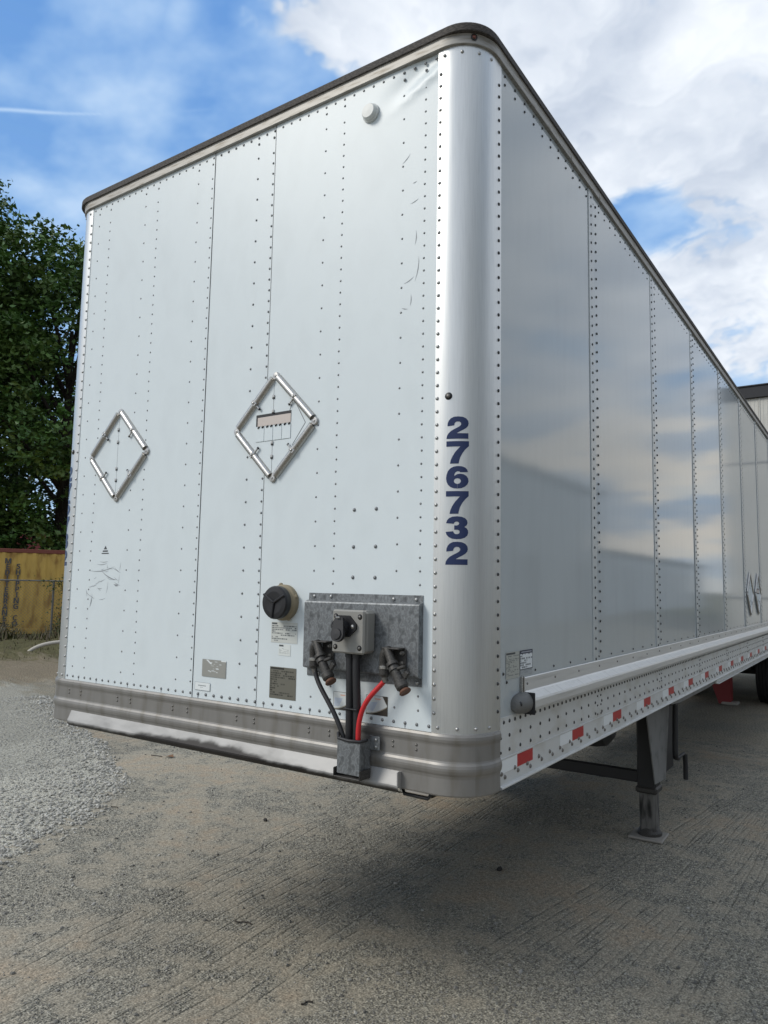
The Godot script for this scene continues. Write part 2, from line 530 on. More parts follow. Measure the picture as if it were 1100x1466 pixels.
func make_ground() -> void:
	var px := GS / GN
	gmacro = noise(201, px / 1.35, 4)
	gmid = noise(202, px / 0.22, 4)
	gbump = noise(203, 0.11, 4)
	var fine := noise(204, px / 0.035, 3)
	var tiny := noise(205, 0.42, 2)
	var A := gmacro.get_image(GN, GN, false, false, false).get_data()
	var B := gmid.get_image(GN, GN, false, false, false).get_data()
	var C := fine.get_image(GN, GN, false, false, false).get_data()
	var D := tiny.get_image(GN, GN, false, false, false).get_data()
	var rgbs := PackedByteArray()
	rgbs.resize(GN * GN * 3)
	var hs := PackedByteArray()
	hs.resize(GN * GN)
	# tread marks: point, direction (x for one metre of -z), half width, spacing
	var treads := [[-0.40, 0.3, -0.05, 0.42, 0.052], [-1.0, -0.5, -0.11, 0.26, 0.060], [0.84, -0.9, 0.14, 0.30, 0.055], [1.25, -1.0, 0.07, 0.30, 0.048], [-0.1, -1.6, -0.02, 0.34, 0.06], [1.75, -2.6, 0.02, 0.25, 0.055]]
	var tsize := treads.size()
	var ramp := PackedFloat32Array()
	ramp.resize(256)
	for k in 256:
		ramp[k] = smoothstep(-0.22, 0.26, (k - 127.5) / 127.5)
	var i := 0
	for y in GN:
		var z := GZ + (y + 0.5) * px
		var eg := edge_of_gravel(z)
		var tx := PackedFloat32Array()
		for t in treads:
			tx.push_back(t[0] + (t[1] - z) * t[2] + 0.015 * sin(z * 1.7))
		for x in GN:
			var wx := GX + (x + 0.5) * px
			var a := A[i]
			var b := B[i]
			var c := C[i]
			var d := D[i]
			var g := ramp[clampi(int((a - 128) * 0.9 + (b - 128) * 0.75) + 128, 0, 255)]     # grey crushed stone showing through the dirt
			var rk := clampf((eg - wx) * 9.0 + (b - 128) * 0.016 + (c - 128) * 0.012, 0.0, 1.0)
			var cl := clampf((128 - a) * 0.02 + (128 - b) * 0.012 - 0.75, 0.0, 1.0)
			var bits := (c - 128) * 0.0018 + (d - 128) * 0.0042
			var rough := 0.22 + 0.78 * maxf(g * 0.9, rk)
			var h := 170.0 + (c - 128) * (0.03 + 0.20 * rough) + (d - 128) * (0.05 + 0.20 * rough) + (b - 128) * 0.14
			var groove := 0.0
			for t in tsize:
				var dist := wx - tx[t]
				var half: float = treads[t][3]
				if dist < half and dist > -half:
					var s := sin(dist * TAU / treads[t][4] + (b - 128) * 0.004 + (a - 128) * 0.004 + 1.3 * sin(dist * 23.0)) - 0.35 * (1.0 + sin(dist * 61.0 + float(t)))  * 0.5
					var fade := clampf((1.0 - absf(dist) / half) * 4.0, 0.0, 1.0) * clampf(0.80 - g * 0.30 + (c - 128) * 0.006 + (b - 128) * 0.010 - absf(a - 128) * 0.006, 0.0, 1.0)
					groove = maxf(groove, clampf((s - 0.45) * 2.2, 0.0, 1.0) * fade)
			groove *= 1.0 - rk
			h -= groove * 66.0
			var r0 := 154.0 + (142.0 - 154.0) * g
			var g0 := 147.0 + (138.0 - 147.0) * g
			var b0 := 132.0 + (126.0 - 132.0) * g
			r0 += (166.0 - r0) * cl * 0.5
			g0 += (148.0 - g0) * cl * 0.5
			b0 += (126.0 - b0) * cl * 0.5
			r0 += (168.0 - r0) * rk
			g0 += (165.0 - g0) * rk
			b0 += (153.0 - b0) * rk
			var k := 1.0 + bits * (0.55 + 0.75 * rough)
			rgbs[i * 3] = clampi(int(r0 * k), 20, 235)
			rgbs[i * 3 + 1] = clampi(int(g0 * k), 20, 235)
			rgbs[i * 3 + 2] = clampi(int(b0 * k), 20, 235)
			hs[i] = clampi(int(h), 0, 255)
			i += 1
	var near := mat("ground_near", Color(1, 1, 1), 0.93)
	near.metallic_specular = 0.25
	near.albedo_texture = ImageTexture.create_from_image(Image.create_from_data(GN, GN, false, Image.FORMAT_RGB8, rgbs))
	near.texture_repeat = false
	near.detail_enabled = true
	near.detail_blend_mode = BaseMaterial3D.BLEND_MODE_MUL
	near.detail_uv_layer = BaseMaterial3D.DETAIL_UV_2
	near.uv2_scale = Vector3(7, 7, 1)
	near.detail_albedo = noise_tex(212, 0.16, 4, [[0.0, gr(0.45)], [0.3, gr(0.80)], [0.55, gr(0.97)], [1.0, gr(1.0)]], 1024)
	near.heightmap_enabled = true
	near.heightmap_texture = ImageTexture.create_from_image(Image.create_from_data(GN, GN, false, Image.FORMAT_L8, hs))
	near.heightmap_scale = 4.0
	var far := mat("ground_far", Color(1, 1, 1), 0.95)
	far.vertex_color_use_as_albedo = true
	far.metallic_specular = 0.2
	textured(far, noise_tex(210, 0.06, 5, [[0.0, gr(0.62)], [0.35, gr(0.88)], [0.55, gr(1.0)], [1.0, gr(1.12)]], 1024), Vector3(0.45, 0.45, 1))
	far.heightmap_enabled = true
	far.heightmap_texture = noise_tex(211, 0.06, 5, [], 1024)
	far.heightmap_scale = 3.0
	# one sheet: 5 cm cells where the photograph is close, growing towards the horizon
	var xs := ground_lines(GX, GX + GS, 0.05)
	var zs := ground_lines(GZ, GZ + GS, 0.05)
	var hv := PackedFloat32Array()
	for z in zs:
		for x in xs:
			hv.push_back(height(x, z))
	var nb := MB.new()
	var fb := MB.new()
	fb.colored = true
	var w := xs.size()
	for iz in zs.size() - 1:
		for ix in w - 1:
			var inside: bool = xs[ix] > GX - 0.01 and xs[ix + 1] < GX + GS + 0.01 and zs[iz] > GZ - 0.01 and zs[iz + 1] < GZ + GS + 0.01
			var mb := nb if inside else fb
			for c in [[0, 0], [1, 0], [1, 1], [0, 0], [1, 1], [0, 1]]:
				var jx: int = ix + c[0]
				var jz: int = iz + c[1]
				var at := jz * w + jx
				var p := Vector3(xs[jx], hv[at], zs[jz])
				var l: int = maxi(jx - 1, 0)
				var r: int = mini(jx + 1, w - 1)
				var u: int = maxi(jz - 1, 0)
				var d: int = mini(jz + 1, zs.size() - 1)
				var nn := Vector3(-(hv[jz * w + r] - hv[jz * w + l]) / (xs[r] - xs[l]), 1, -(hv[d * w + jx] - hv[u * w + jx]) / (zs[d] - zs[u])).normalized()
				if inside:
					mb.put(p, nn, Vector2((p.x - GX) / GS, (p.z - GZ) / GS))
				else:
					mb.tint = far_color(p.x, p.z)
					mb.put(p, nn, Vector2(p.x, p.z))
	nb.twice = true
	var am := nb.mesh()
	var fm := fb.mesh()
	am.add_surface_from_arrays(Mesh.PRIMITIVE_TRIANGLES, fm.surface_get_arrays(0))
	var g := MeshInstance3D.new()
	g.name = "ground"
	g.mesh = am
	g.set_surface_override_material(0, near)
	g.set_surface_override_material(1, far)
	add_child(g, true)
	structure(g)
	g.set_meta("label", "dirt and crushed stone yard with tyre tread marks")

func far_color(x: float, z: float) -> Color:
	var m := macro_at(x, z)
	var g := smoothstep(-0.22, 0.26, m.x * 0.9 + m.y * 0.5)
	var rk := clampf((edge_of_gravel(z) - x) * 1.6 + m.y * 1.5, 0.0, 1.0)
	var c := DIRT.lerp(GREY, g).lerp(Vector3(168, 165, 153), rk)
	var s := away(x, z)
	c = c.lerp(Vector3(140, 130, 112), smoothstep(14.2, 15.2, s + m.y))
	c = c.lerp(Vector3(96, 94, 66), smoothstep(17.2, 19.0, s + m.y * 2.0) * 0.8)
	return Color(c.x / 255.0, c.y / 255.0, c.z / 255.0).srgb_to_linear()

func ground_lines(a: float, b: float, cell: float) -> PackedFloat32Array:
	var mid := []
	var cnt := int(round((b - a) / cell))
	for k in cnt + 1:
		mid.append(a + (b - a) * k / cnt)
	var lo := []
	var d := cell
	var p := a
	while p > -420.0:
		d = minf(d * 1.10, 40.0)
		if p > -32.0:
			d = minf(d, 0.22)
		p -= d
		lo.push_front(p)
	var hi := []
	d = cell
	p = b
	while p < 420.0:
		d = minf(d * 1.22, 40.0)
		p += d
		hi.append(p)
	return PackedFloat32Array(lo + mid + hi)

func stone_mesh(rng: RandomNumberGenerator, flat: float) -> ArrayMesh:
	var mb := MB.new()
	var t := (1.0 + sqrt(5.0)) / 2.0
	var vs := [Vector3(-1, t, 0), Vector3(1, t, 0), Vector3(-1, -t, 0), Vector3(1, -t, 0), Vector3(0, -1, t), Vector3(0, 1, t), Vector3(0, -1, -t), Vector3(0, 1, -t), Vector3(t, 0, -1), Vector3(t, 0, 1), Vector3(-t, 0, -1), Vector3(-t, 0, 1)]
	for k in vs.size():
		vs[k] = vs[k].normalized() * rng.randf_range(0.62, 1.18) * Vector3(1.0, flat, rng.randf_range(0.6, 0.8))
	for f in [[0, 11, 5], [0, 5, 1], [0, 1, 7], [0, 7, 10], [0, 10, 11], [1, 5, 9], [5, 11, 4], [11, 10, 2], [10, 7, 6], [7, 1, 8], [3, 9, 4], [3, 4, 2], [3, 2, 6], [3, 6, 8], [3, 8, 9], [4, 9, 5], [2, 4, 11], [6, 2, 10], [8, 6, 7], [9, 8, 1]]:
		mb.t3(vs[f[0]], vs[f[1]], vs[f[2]])
	return mb.mesh()

func scatter(called: String, mesh: Mesh, places: Array, colors: Array, label: String) -> void:
	var mm := MultiMesh.new()
	mm.transform_format = MultiMesh.TRANSFORM_3D
	mm.use_colors = true
	mm.mesh = mesh
	mm.instance_count = places.size()
	for k in places.size():
		mm.set_instance_transform(k, places[k])
		mm.set_instance_color(k, colors[k])
	var o := MultiMeshInstance3D.new()
	o.name = numbered(called)
	o.multimesh = mm
	o.material_override = M.stone
	add_child(o, true)
	stuff(o)
	o.set_meta("label", label)
	o.set_meta("category", "gravel")

func stone_xf(rng: RandomNumberGenerator, x: float, z: float, s: float, sink := 0.25) -> Transform3D:
	var b := Basis.from_euler(Vector3(rng.randf_range(-0.5, 0.5), rng.randf() * TAU, rng.randf_range(-0.5, 0.5))).scaled(Vector3.ONE * s)
	return Transform3D(b, Vector3(x, height(x, z) + s * sink, z))

func make_gravel() -> void:
	var rng := RandomNumberGenerator.new()
	rng.seed = 77
	var shapes := [stone_mesh(rng, 0.55), stone_mesh(rng, 0.7), stone_mesh(rng, 0.42)]
	var pl := [[], [], []]
	var co := [[], [], []]
	# the pale crushed stone heap at the edge of the yard
	var made := 0
	var tries := 0
	while made < 26000 and tries < 400000:
		tries += 1
		var u := rng.randf()
		var z := 0.9 - pow(u, 1.5) * 9.5
		var eg := edge_of_gravel(z)
		var x := eg - pow(rng.randf(), 1.4) * 8.5 + rng.randf_range(-0.1, 0.18)
		if Vector2(x - 2.47, z - 2.31).length() > 13.0:
			continue
		var m := macro_at(x, z)
		if m.y + m.x * 0.5 + clampf((eg - x) * 3.0, -1.0, 0.6) * 0.5 + rng.randf() * 0.5 < 0.05:
			continue
		var big := clampf(1.1 - (eg - x) * 0.35, 0.5, 1.0)
		var s := rng.randf_range(0.008, 0.021) * big * (1.35 if rng.randf() < 0.1 else 1.0)
		var k := rng.randi() % 3
		pl[k].append(stone_xf(rng, x, z, s))
		var g := rng.randf_range(0.22, 0.50)
		co[k].append(Color(g, g * 0.97, g * 0.875))
		made += 1
	for k in 3:
		scatter("pale_gravel", shapes[k], pl[k], co[k], "pale angular crushed stone spread over the ground at the yard's edge")
	# grey grit and small stones lying in the dirt
	pl = [[], [], []]
	co = [[], [], []]
	made = 0
	tries = 0
	while made < 60000 and tries < 900000:
		tries += 1
		var z := 0.9 - pow(rng.randf(), 1.25) * 8.6
		var x := rng.randf_range(-5.0, 3.4)
		if x < edge_of_gravel(z):
			continue
		var m := macro_at(x, z)
		var dens := smoothstep(-0.08, 0.30, m.x * 0.9 + m.y * 0.75)
		if rng.randf() > 0.10 + 0.90 * dens:
			continue
		var s := rng.randf_range(0.0022, 0.0070)
		if rng.randf() < 0.03:
			s = rng.randf_range(0.009, 0.016)
		var k := rng.randi() % 3
		pl[k].append(stone_xf(rng, x, z, s, 0.15))
		var g := rng.randf_range(0.12, 0.29)
		if rng.randf() < 0.07:
			g = rng.randf_range(0.25, 0.42)
		co[k].append(Color(g, g * 0.96, g * 0.86))
		made += 1
	for k in 3:
		scatter("grey_grit", shapes[k], pl[k], co[k], "small grey stones and grit scattered over the packed dirt")
	# single pieces that stand out
	for e in [[0.35, -2.22, 0.030, 0.025, "dark lump of stone lying in the shade in front of the landing leg", "stone"], [0.98, -1.11, 0.017, 0.34, "pale broken stone on the tyre tread marks near the camera", "stone"], [0.91, -1.14, 0.012, 0.28, "smaller pale stone chip beside the pale broken stone", "stone"], [-1.55, -2.05, 0.022, 0.03, "dark stone on the bare dirt in front of the steel lip", "stone"]]:
		var mb := MB.new()
		var o := obj("stone", stone_mesh(rng, 0.7), mat("single_stone_%d" % used.get("stone", 0), lin(e[3], e[3] * 0.97, e[3] * 0.9), 0.9))
		o.transform = stone_xf(rng, e[0], e[1], e[2], 0.3)
		tag(o, e[4], e[5])
	for e in [[-0.44, -0.70, 0.10, 0.35, "dark bent twig on the tread marks in the middle of the yard"], [-2.72, -1.54, 0.08, 0.1, "short dark twig at the edge of the pale gravel"], [0.32, -0.32, 0.05, 1.1, "short black twig on the dirt nearest the camera"], [-3.9, -2.9, 0.16, 0.15, "thin dry stick beside a brown leaf below the trailer's far corner"]]:
		var mb := MB.new()
		var path := PackedVector3Array()
		for k in 5:
			path.push_back(Vector3((k / 4.0 - 0.5) * e[2], 0.002 * sin(k * 2.0), 0.012 * sin(k * 1.9)))
		mb.tube(path, 0.0035, 6)
		var o := obj("twig", mb.mesh(), M.twig)
		o.position = Vector3(e[0], height(e[0], e[1]) + 0.005, e[1])
		o.rotation.y = e[3]
		tag(o, e[4], "twig")
	var lb := MB.new()
	lb.q(Vector3(-0.05, 0.0, 0.02), Vector3(0.0, 0.012, 0.035), Vector3(0.06, 0.004, 0.0), Vector3(0.0, 0.02, -0.03))
	var lf := obj("fallen_leaf", lb.mesh(), M.brown_leaf)
	lf.position = Vector3(-3.75, height(-3.75, -2.95) + 0.008, -2.95)
	tag(lf, "brown dry leaf lying on the dirt beside a thin dry stick", "leaf")


# ------------------------------------------------------------------ trailer
const HW := 1.295          # half width
const YB := 1.30           # bottom of the front sheets
const YT := 3.926          # top of the sheets
const ZE := -16.15         # rear end
const SEAM0 := -1.289
const PITCH := 1.2311

# path round the nose: left side, corner, front, corner, right side
func nose(zl: float, zr: float, r: float, grow: float) -> Array:
	var p := PackedVector3Array()
	var o := PackedVector3Array()
	var h := HW + grow
	if zl < -r:
		p.push_back(Vector3(-h, 0, zl)); o.push_back(Vector3(-1, 0, 0))
	for k in 13:
		var a := PI / 2 * k / 12.0
		p.push_back(Vector3(-h + r - cos(a) * r, 0, grow - r + sin(a) * r))
		o.push_back(Vector3(-cos(a), 0, sin(a)))
	for k in 13:
		var a := PI / 2 * k / 12.0
		p.push_back(Vector3(h - r + sin(a) * r, 0, grow - r + cos(a) * r))
		o.push_back(Vector3(sin(a), 0, cos(a)))
	if zr < -r:
		p.push_back(Vector3(h, 0, zr)); o.push_back(Vector3(1, 0, 0))
	return [p, o]

const POST_R := 0.153
func post_point(a: float, y: float, side: float, proud := 0.0) -> Vector3:
	return Vector3(side * (1.145 + sin(a) * (POST_R + proud)), y, -0.15 + cos(a) * (POST_R + proud))

func dent(x: float, y: float) -> float:
	var d := Vector2(x - 1.08, y - 3.83)
	var c := cos(0.42); var s := sin(0.42)
	var u := d.x * c + d.y * s
	var w := -d.x * s + d.y * c
	return 0.0065 * exp(-w * w / 0.0006) * exp(-u * u / 0.016) - 0.009 * exp(-(w - 0.06) * (w - 0.06) / 0.002) * exp(-u * u / 0.02)

func digit_shape(d: int) -> PackedVector2Array:
	var s := ""
	match d:
		2: s = "4,57 5,70 10,82 19,92 33,98.5 52,100 72,98 87,91 96,80 98,68 95,57 87,48 74,40 60,33 50,27 46,24.5 97,24.5 97,0 0,0 2,13 9,25 20,35 34,43 50,51 60,57 64.5,63.5 64,71 58,76.5 49,77.5 41,75 36,69 34,60"
		7: s = "0,100 100,100 100,78 85,64 72,47 62,28 57,10 55.5,0 17,0 20,15 28,33 40,52 56,70 62,76 0,76"
		3: s = "2,70 6,82 15,92 30,98.5 50,100 70,98 85,92 94,82 96,71 92,61 82,53.5 92,48 98,39 99,28 95,16 84,6.5 67,1 48,0 29,2 14,9 4,20 0,32 34,34.5 37,27 43,22.5 51,22 59,25 62,31 60,37.5 53,41 38,41 38,60 50,60 57,63 59.5,69 56.5,74.5 50,77 42,75.5 37,70 36,67"
		6: s = "96,73.5 93,84 84,93 70,98.5 52,100 34,97.5 19,90 8,78 2,62 0,47 2,32 8,18 19,7.5 34,1.5 49.7,0 49.7,20.5 41,23 36,28 35,33 36,38.5 41,43.5 50,45.5 59,43.5 64,38.5 65.5,33 64,28 59,23 50.3,20.5 50.3,0 68,2 83,8.5 94,19 99,32 97,45 90,56 78,63 63,66 50,64 40,58.5 36.5,55 37,63 42,72 50,76.5 58,76 63,72"
	var out := PackedVector2Array()
	for w in s.split(" "):
		var xy := w.split(",")
		out.push_back(Vector2(float(xy[0]), float(xy[1])) * 0.01)
	return out

func sticker(w: int, h: int, paper: Color, ink: Color, rows: int, head: float, seed_: int) -> ImageTexture:
	var rng := RandomNumberGenerator.new()
	rng.seed = seed_
	var im := Image.create(w, h, false, Image.FORMAT_RGB8)
	im.fill(paper)
	var y := 4
	if head > 0.0:
		im.fill_rect(Rect2i(3, 3, int((w - 6) * head), 7), paper.lerp(ink, 0.85))
		y = 14
	var rh := maxi(3, (h - y - 4) / rows)
	for r in rows:
		var x := 4
		while x < w - 8:
			var l := rng.randi_range(3, 14)
			if rng.randf() < 0.82:
				im.fill_rect(Rect2i(x, y, mini(l, w - 5 - x), maxi(1, rh - 3)), paper.lerp(ink, rng.randf_range(0.35, 0.75)))
			x += l + 2
			if rng.randf() < 0.07:
				break
		y += rh
	return ImageTexture.create_from_image(im)

func label_plate(called: String, x0: float, x1: float, y0: float, y1: float, tex: Texture2D, rough: float, metal: float, parent: Node, on_side := false, out := 0.0012) -> MeshInstance3D:
	var mb := MB.new()
	if on_side:      # x0, x1 are z values here, x0 nearer the nose
		var x := HW + out
		mb.quv(Vector3(x, y0, x0), Vector3(x, y0, x1), Vector3(x, y1, x1), Vector3(x, y1, x0))
	else:
		mb.quv(Vector3(x0, y0, out), Vector3(x1, y0, out), Vector3(x1, y1, out), Vector3(x0, y1, out))
	var m := StandardMaterial3D.new()
	m.albedo_texture = tex
	m.roughness = rough
	m.metallic = metal
	return obj(called, mb.mesh(), m, parent)

func make_trailer() -> void:
	var T := thing("box_trailer", "white dry van semi trailer on its landing legs with blue number 276732", "trailer")
	make_nose(T)
	make_posts(T)
	make_roof(T)
	make_sides(T)
	make_placards(T)
	make_connections(T)
	make_labels(T)
	make_underside(T)

func make_nose(T: Node3D) -> void:
	# three riveted sheets
	var seams := [-1.124, -0.136, 0.264, 1.124]
	for k in 3:
		var mb := MB.new()
		var x0: float = seams[k]
		var x1: float = seams[k + 1]
		var z := [0.0, -0.0015, 0.0][k] as float
		var nx := 40 if k == 2 else 2
		var ny := 96 if k == 2 else 2
		var grid := []
		for j in ny + 1:
			var row := []
			for i in nx + 1:
				var x := lerpf(x0, x1, float(i) / nx)
				var y := lerpf(YB, YT, float(j) / ny)
				row.append(Vector3(x, y, z + (dent(x, y) if k == 2 else 0.0)))
			grid.append(row)
		for j in ny:
			for i in nx:
				var ns := []
				for c in [[i, j], [i + 1, j], [i + 1, j + 1], [i, j + 1]]:
					var p: Vector3 = grid[c[1]][c[0]]
					var e := 0.004
					var gx := (dent(p.x + e, p.y) - dent(p.x - e, p.y)) / (2 * e) if k == 2 else 0.0
					var gy := (dent(p.x, p.y + e) - dent(p.x, p.y - e)) / (2 * e) if k == 2 else 0.0
					ns.append(Vector3(-gx, -gy, 1).normalized())
				mb.qs(grid[j][i], grid[j][i + 1], grid[j + 1][i + 1], grid[j + 1][i], ns[0], ns[1], ns[2], ns[3])
		# folded edges, so that the sheet has a thickness and the joint a dark line
		mb.q(Vector3(x0, YB, -0.02), Vector3(x0, YB, z), Vector3(x0, YT, z), Vector3(x0, YT, -0.02))
		mb.q(Vector3(x1, YB, z), Vector3(x1, YB, -0.02), Vector3(x1, YT, -0.02), Vector3(x1, YT, z))
		obj("front_sheet", mb.mesh(), M.white_sheet, T)
	var back := MB.new()
	back.box(Vector3(0, (YB + YT) / 2, -0.035), Vector3(2.3, YT - YB, 0.02))
	for s in [-0.136, 0.264]:
		back.box(Vector3(s - 0.001, (YB + YT) / 2, -0.0012), Vector3(0.0022, YT - YB - 0.01, 0.004))
	obj("front_frame", back.mesh(), M.chassis_black, T)
	# rivets: the columns stand 0.1 m apart, every second one at half spacing
	var rv := MB.new()
	var F := Vector3(0, 0, 1)
	var dense := [-0.963, -0.56, -0.152, 0.251, 0.66, 1.066]
	var sparse := [-1.064, -0.66, -0.252, 0.155, 0.56, 0.963]
	var rng := RandomNumberGenerator.new()
	rng.seed = 5
	for x in dense:
		for k in range(1, 51):
			var y := 1.322 + 0.05 * k + 0.022 * k / 50.0
			if y > 3.82 or (absf(x - 0.318) < 0.24 and absf(y - 2.503) < 0.242 - absf(x - 0.318)) or (absf(x + 0.768) < 0.24 and absf(y - 2.473) < 0.242 - absf(x + 0.768)):
				continue
			if x > 0.55 and x < 1.09 and y > 1.45 and y < 1.80:
				continue
			rv.dome(Vector3(x + rng.randf_range(-0.001, 0.001), y, -0.0015), F, 0.0057, 0.0040)
	for x in sparse:
		for k in range(0, 25):
			var y := 1.373 + 0.1 * k + 0.025 * k / 24.0
			if y > 3.82 or (absf(x - 0.318) < 0.25 and absf(y - 2.503) < 0.25 - absf(x - 0.318)) or (absf(x + 0.768) < 0.25 and absf(y - 2.473) < 0.25 - absf(x + 0.768)):
				continue
			if x > 0.54 and x < 1.09 and y > 1.45 and y < 1.80:
				continue
			rv.dome(Vector3(x + rng.randf_range(-0.001, 0.001), y, -0.0015), F, 0.0057, 0.0040)
	for k in range(-22, 23):
		var x := k * 0.0504 + 0.003
		rv.dome(Vector3(x, 1.322, -0.0015), F, 0.0078, 0.0055)
		rv.dome(Vector3(x, 3.899, -0.0015), F, 0.0068, 0.0045)
	for x in dense + sparse:
		rv.dome(Vector3(x, 3.868, -0.0015), F, 0.0068, 0.0045)
	for x in [0.758, 0.864]:
		for y in [2.119, 1.972, 1.852]:
			rv.dome(Vector3(x, y, -0.001), F, 0.0088, 0.006)
	stuff(obj("front_rivets", rv.mesh(), M.rivet, T))
	# ribbed rail across the foot of the nose
	var ps := nose(-0.186, -0.186, 0.155, 0.003)
	var prof := [Vector2(-0.004, 1.088), Vector2(0.006, 1.090), Vector2(0.008, 1.095), Vector2(0.007, 1.150), Vector2(0.0085, 1.160), Vector2(0.0125, 1.168), Vector2(0.0145, 1.178), Vector2(0.0145, 1.186), Vector2(0.0125, 1.196), Vector2(0.0085, 1.204), Vector2(0.007, 1.210), Vector2(0.007, 1.262), Vector2(0.008, 1.268), Vector2(0.0105, 1.275), Vector2(0.0118, 1.284), Vector2(0.0108, 1.294), Vector2(0.007, 1.302), Vector2(-0.004, 1.303)]
	var rb := MB.new()
	rb.sweep(ps[0], ps[1], prof)
	var rail := obj("nose_rail", rb.mesh(), M.rail_alu, T)
	var rr := MB.new()
	for x in [-1.064, -0.963, -0.66, -0.56, -0.252, -0.152, 0.16, 0.264, 0.564, 0.667, 0.966, 1.067]:
		for y in [1.259, 1.242]:
			rr.dome(Vector3(x, y - 0.006, 0.0102), F, 0.0055, 0.004)
	stuff(obj("rail_rivets", rr.mesh(), M.bolt_steel, rail))
	var st := MB.new()
	for k in 26:
		var x: float = [-0.62, -0.47, -0.445, -0.20, -0.05, 0.02, 0.92, 0.30][k % 8] + rng.randf_range(-0.02, 0.02)
		var w := rng.randf_range(0.0008, 0.0022)
		var y1 := rng.randf_range(1.215, 1.258)
		st.q(Vector3(x - w, 1.211, 0.0076), Vector3(x + w, 1.211, 0.0076), Vector3(x + w * 0.6, y1, 0.0076), Vector3(x - w * 0.6, y1, 0.0076))
		st.q(Vector3(x - w, 1.152, 0.0078), Vector3(x + w, 1.152, 0.0078), Vector3(x + w, 1.159, 0.0090), Vector3(x - w, 1.159, 0.0090))
	stuff(obj("drip_marks", st.mesh(), M.drip, rail))
	# turned-up front edge of the coupler plate
	var lp := PackedVector3Array([Vector3(-1.03, 0, 0), Vector3(1.006, 0, 0)])
	var lo := PackedVector3Array([Vector3(0, 0, 1), Vector3(0, 0, 1)])
	var lb := MB.new()
	lb.colored = true
	var lprof := [Vector2(-0.02, 1.070), Vector2(0.022, 1.078), Vector2(0.030, 1.085), Vector2(0.034, 1.092), Vector2(0.0352, 1.098), Vector2(0.0345, 1.104)]
	for e in 9:
		lprof.append(Vector2(lerpf(0.0345, 0.013, (e + 1) / 9.0), lerpf(1.104, 1.151, (e + 1) / 9.0)))
	lprof.append(Vector2(0.0102, 1.151))
	var lcols := 180
	for i in lcols:
		var xa := lerpf(-1.03, 1.006, float(i) / lcols)
		var xb := lerpf(-1.03, 1.006, float(i + 1) / lcols)
		for j in lprof.size() - 1:
			var p0: Vector2 = lprof[j]
			var p1: Vector2 = lprof[j + 1]
			var m2 := Vector2(p1.y - p0.y, p0.x - p1.x).normalized()
			var nn := Vector3(0, m2.y, m2.x)
			var P := [Vector3(xa, p0.y, p0.x), Vector3(xb, p1.y, p1.x), Vector3(xb, p0.y, p0.x), Vector3(xa, p0.y, p0.x), Vector3(xa, p1.y, p1.x), Vector3(xb, p1.y, p1.x)]
			for p in P:
				lb.tint = Color(0.055, 0.05, 0.046).lerp(Color(1, 1, 1), worn_mix(p.x, p.y))
				lb.put(p, nn, Vector2(p.x, -p.y))
	lb.tint = Color(1, 1, 1)
	for s in [[-1.03, -1.0], [1.006, 1.0]]:
		var x: float = s[0]
		var a := Vector3(x, 1.151, 0.0102); var b := Vector3(x, 1.151, 0.013); var c := Vector3(x, 1.104, 0.034); var d := Vector3(x, 1.080, 0.0102)
		if s[1] > 0: lb.q(d, c, b, a)
		else: lb.q(a, b, c, d)
	lb.box(Vector3(1.004, 1.125, 0.026), Vector3(0.006, 0.056, 0.022), 0.002)
	obj("coupler_lip", lb.mesh(), M.lip_steel, T)
	# sheet marks: curved scrapes, a small printed triangle
	var sc := MB.new()
	var strokes := []
	for k in 26:
		var a := rng.randf_range(-0.5, 0.5)
		strokes.append([Vector2(rng.randf_range(-0.98, -0.70), rng.randf_range(1.70, 1.90)), rng.randf_range(0.02, 0.07), a + (PI / 2 if rng.randf() < 0.35 else 0.0), rng.randf_range(0.0006, 0.0016)])
	strokes.append([Vector2(-0.86, 1.872), 0.22, 0.10, 0.0020])
	strokes.append([Vector2(-0.80, 1.842), 0.13, -0.34, 0.0028])
	strokes.append([Vector2(-0.735, 1.80), 0.04, -0.2, 0.005])
	strokes.append([Vector2(-0.86, 1.905), 0.09, 0.05, 0.0014])
	strokes.append([Vector2(-0.845, 1.918), 0.07, 0.02, 0.0012])
	for s in [[1.04, 3.05, 0.10, 1.4], [1.0, 3.01, 0.05, 0.4], [1.01, 2.93, 0.045, 1.5], [0.98, 2.90, 0.03, -0.3], [1.02, 3.33, 0.04, 0.3], [0.98, 3.52, 0.05, 0.7], [1.03, 3.18, 0.06, 1.5], [1.02, 3.41, 0.02, 0.2]]:
		strokes.append([Vector2(s[0], s[1]), s[2], s[3], 0.0016])
	for s in strokes:
		var p: Vector2 = s[0]
		var d := Vector2(cos(s[2]), sin(s[2]))
		var m := Vector2(-d.y, d.x)
		for k in 4:
			var t0 := (k / 4.0 - 0.5) * float(s[1])
			var t1 := ((k + 1) / 4.0 - 0.5) * float(s[1])
			var w0 := float(s[3]) * (1.0 - absf(k / 2.0 - 1.0)) + 0.0002
			var w1 := float(s[3]) * (1.0 - absf((k + 1) / 2.0 - 1.0)) + 0.0002
			var b0 := p + d * t0 + m * 0.25 * float(s[1]) * pow(k / 4.0 - 0.5, 2.0)
			var b1 := p + d * t1 + m * 0.25 * float(s[1]) * pow((k + 1) / 4.0 - 0.5, 2.0)
			var z := 0.0008
			sc.q(Vector3(b0.x - m.x * w0, b0.y - m.y * w0, z), Vector3(b1.x - m.x * w1, b1.y - m.y * w1, z), Vector3(b1.x + m.x * w1, b1.y + m.y * w1, z), Vector3(b0.x + m.x * w0, b0.y + m.y * w0, z))
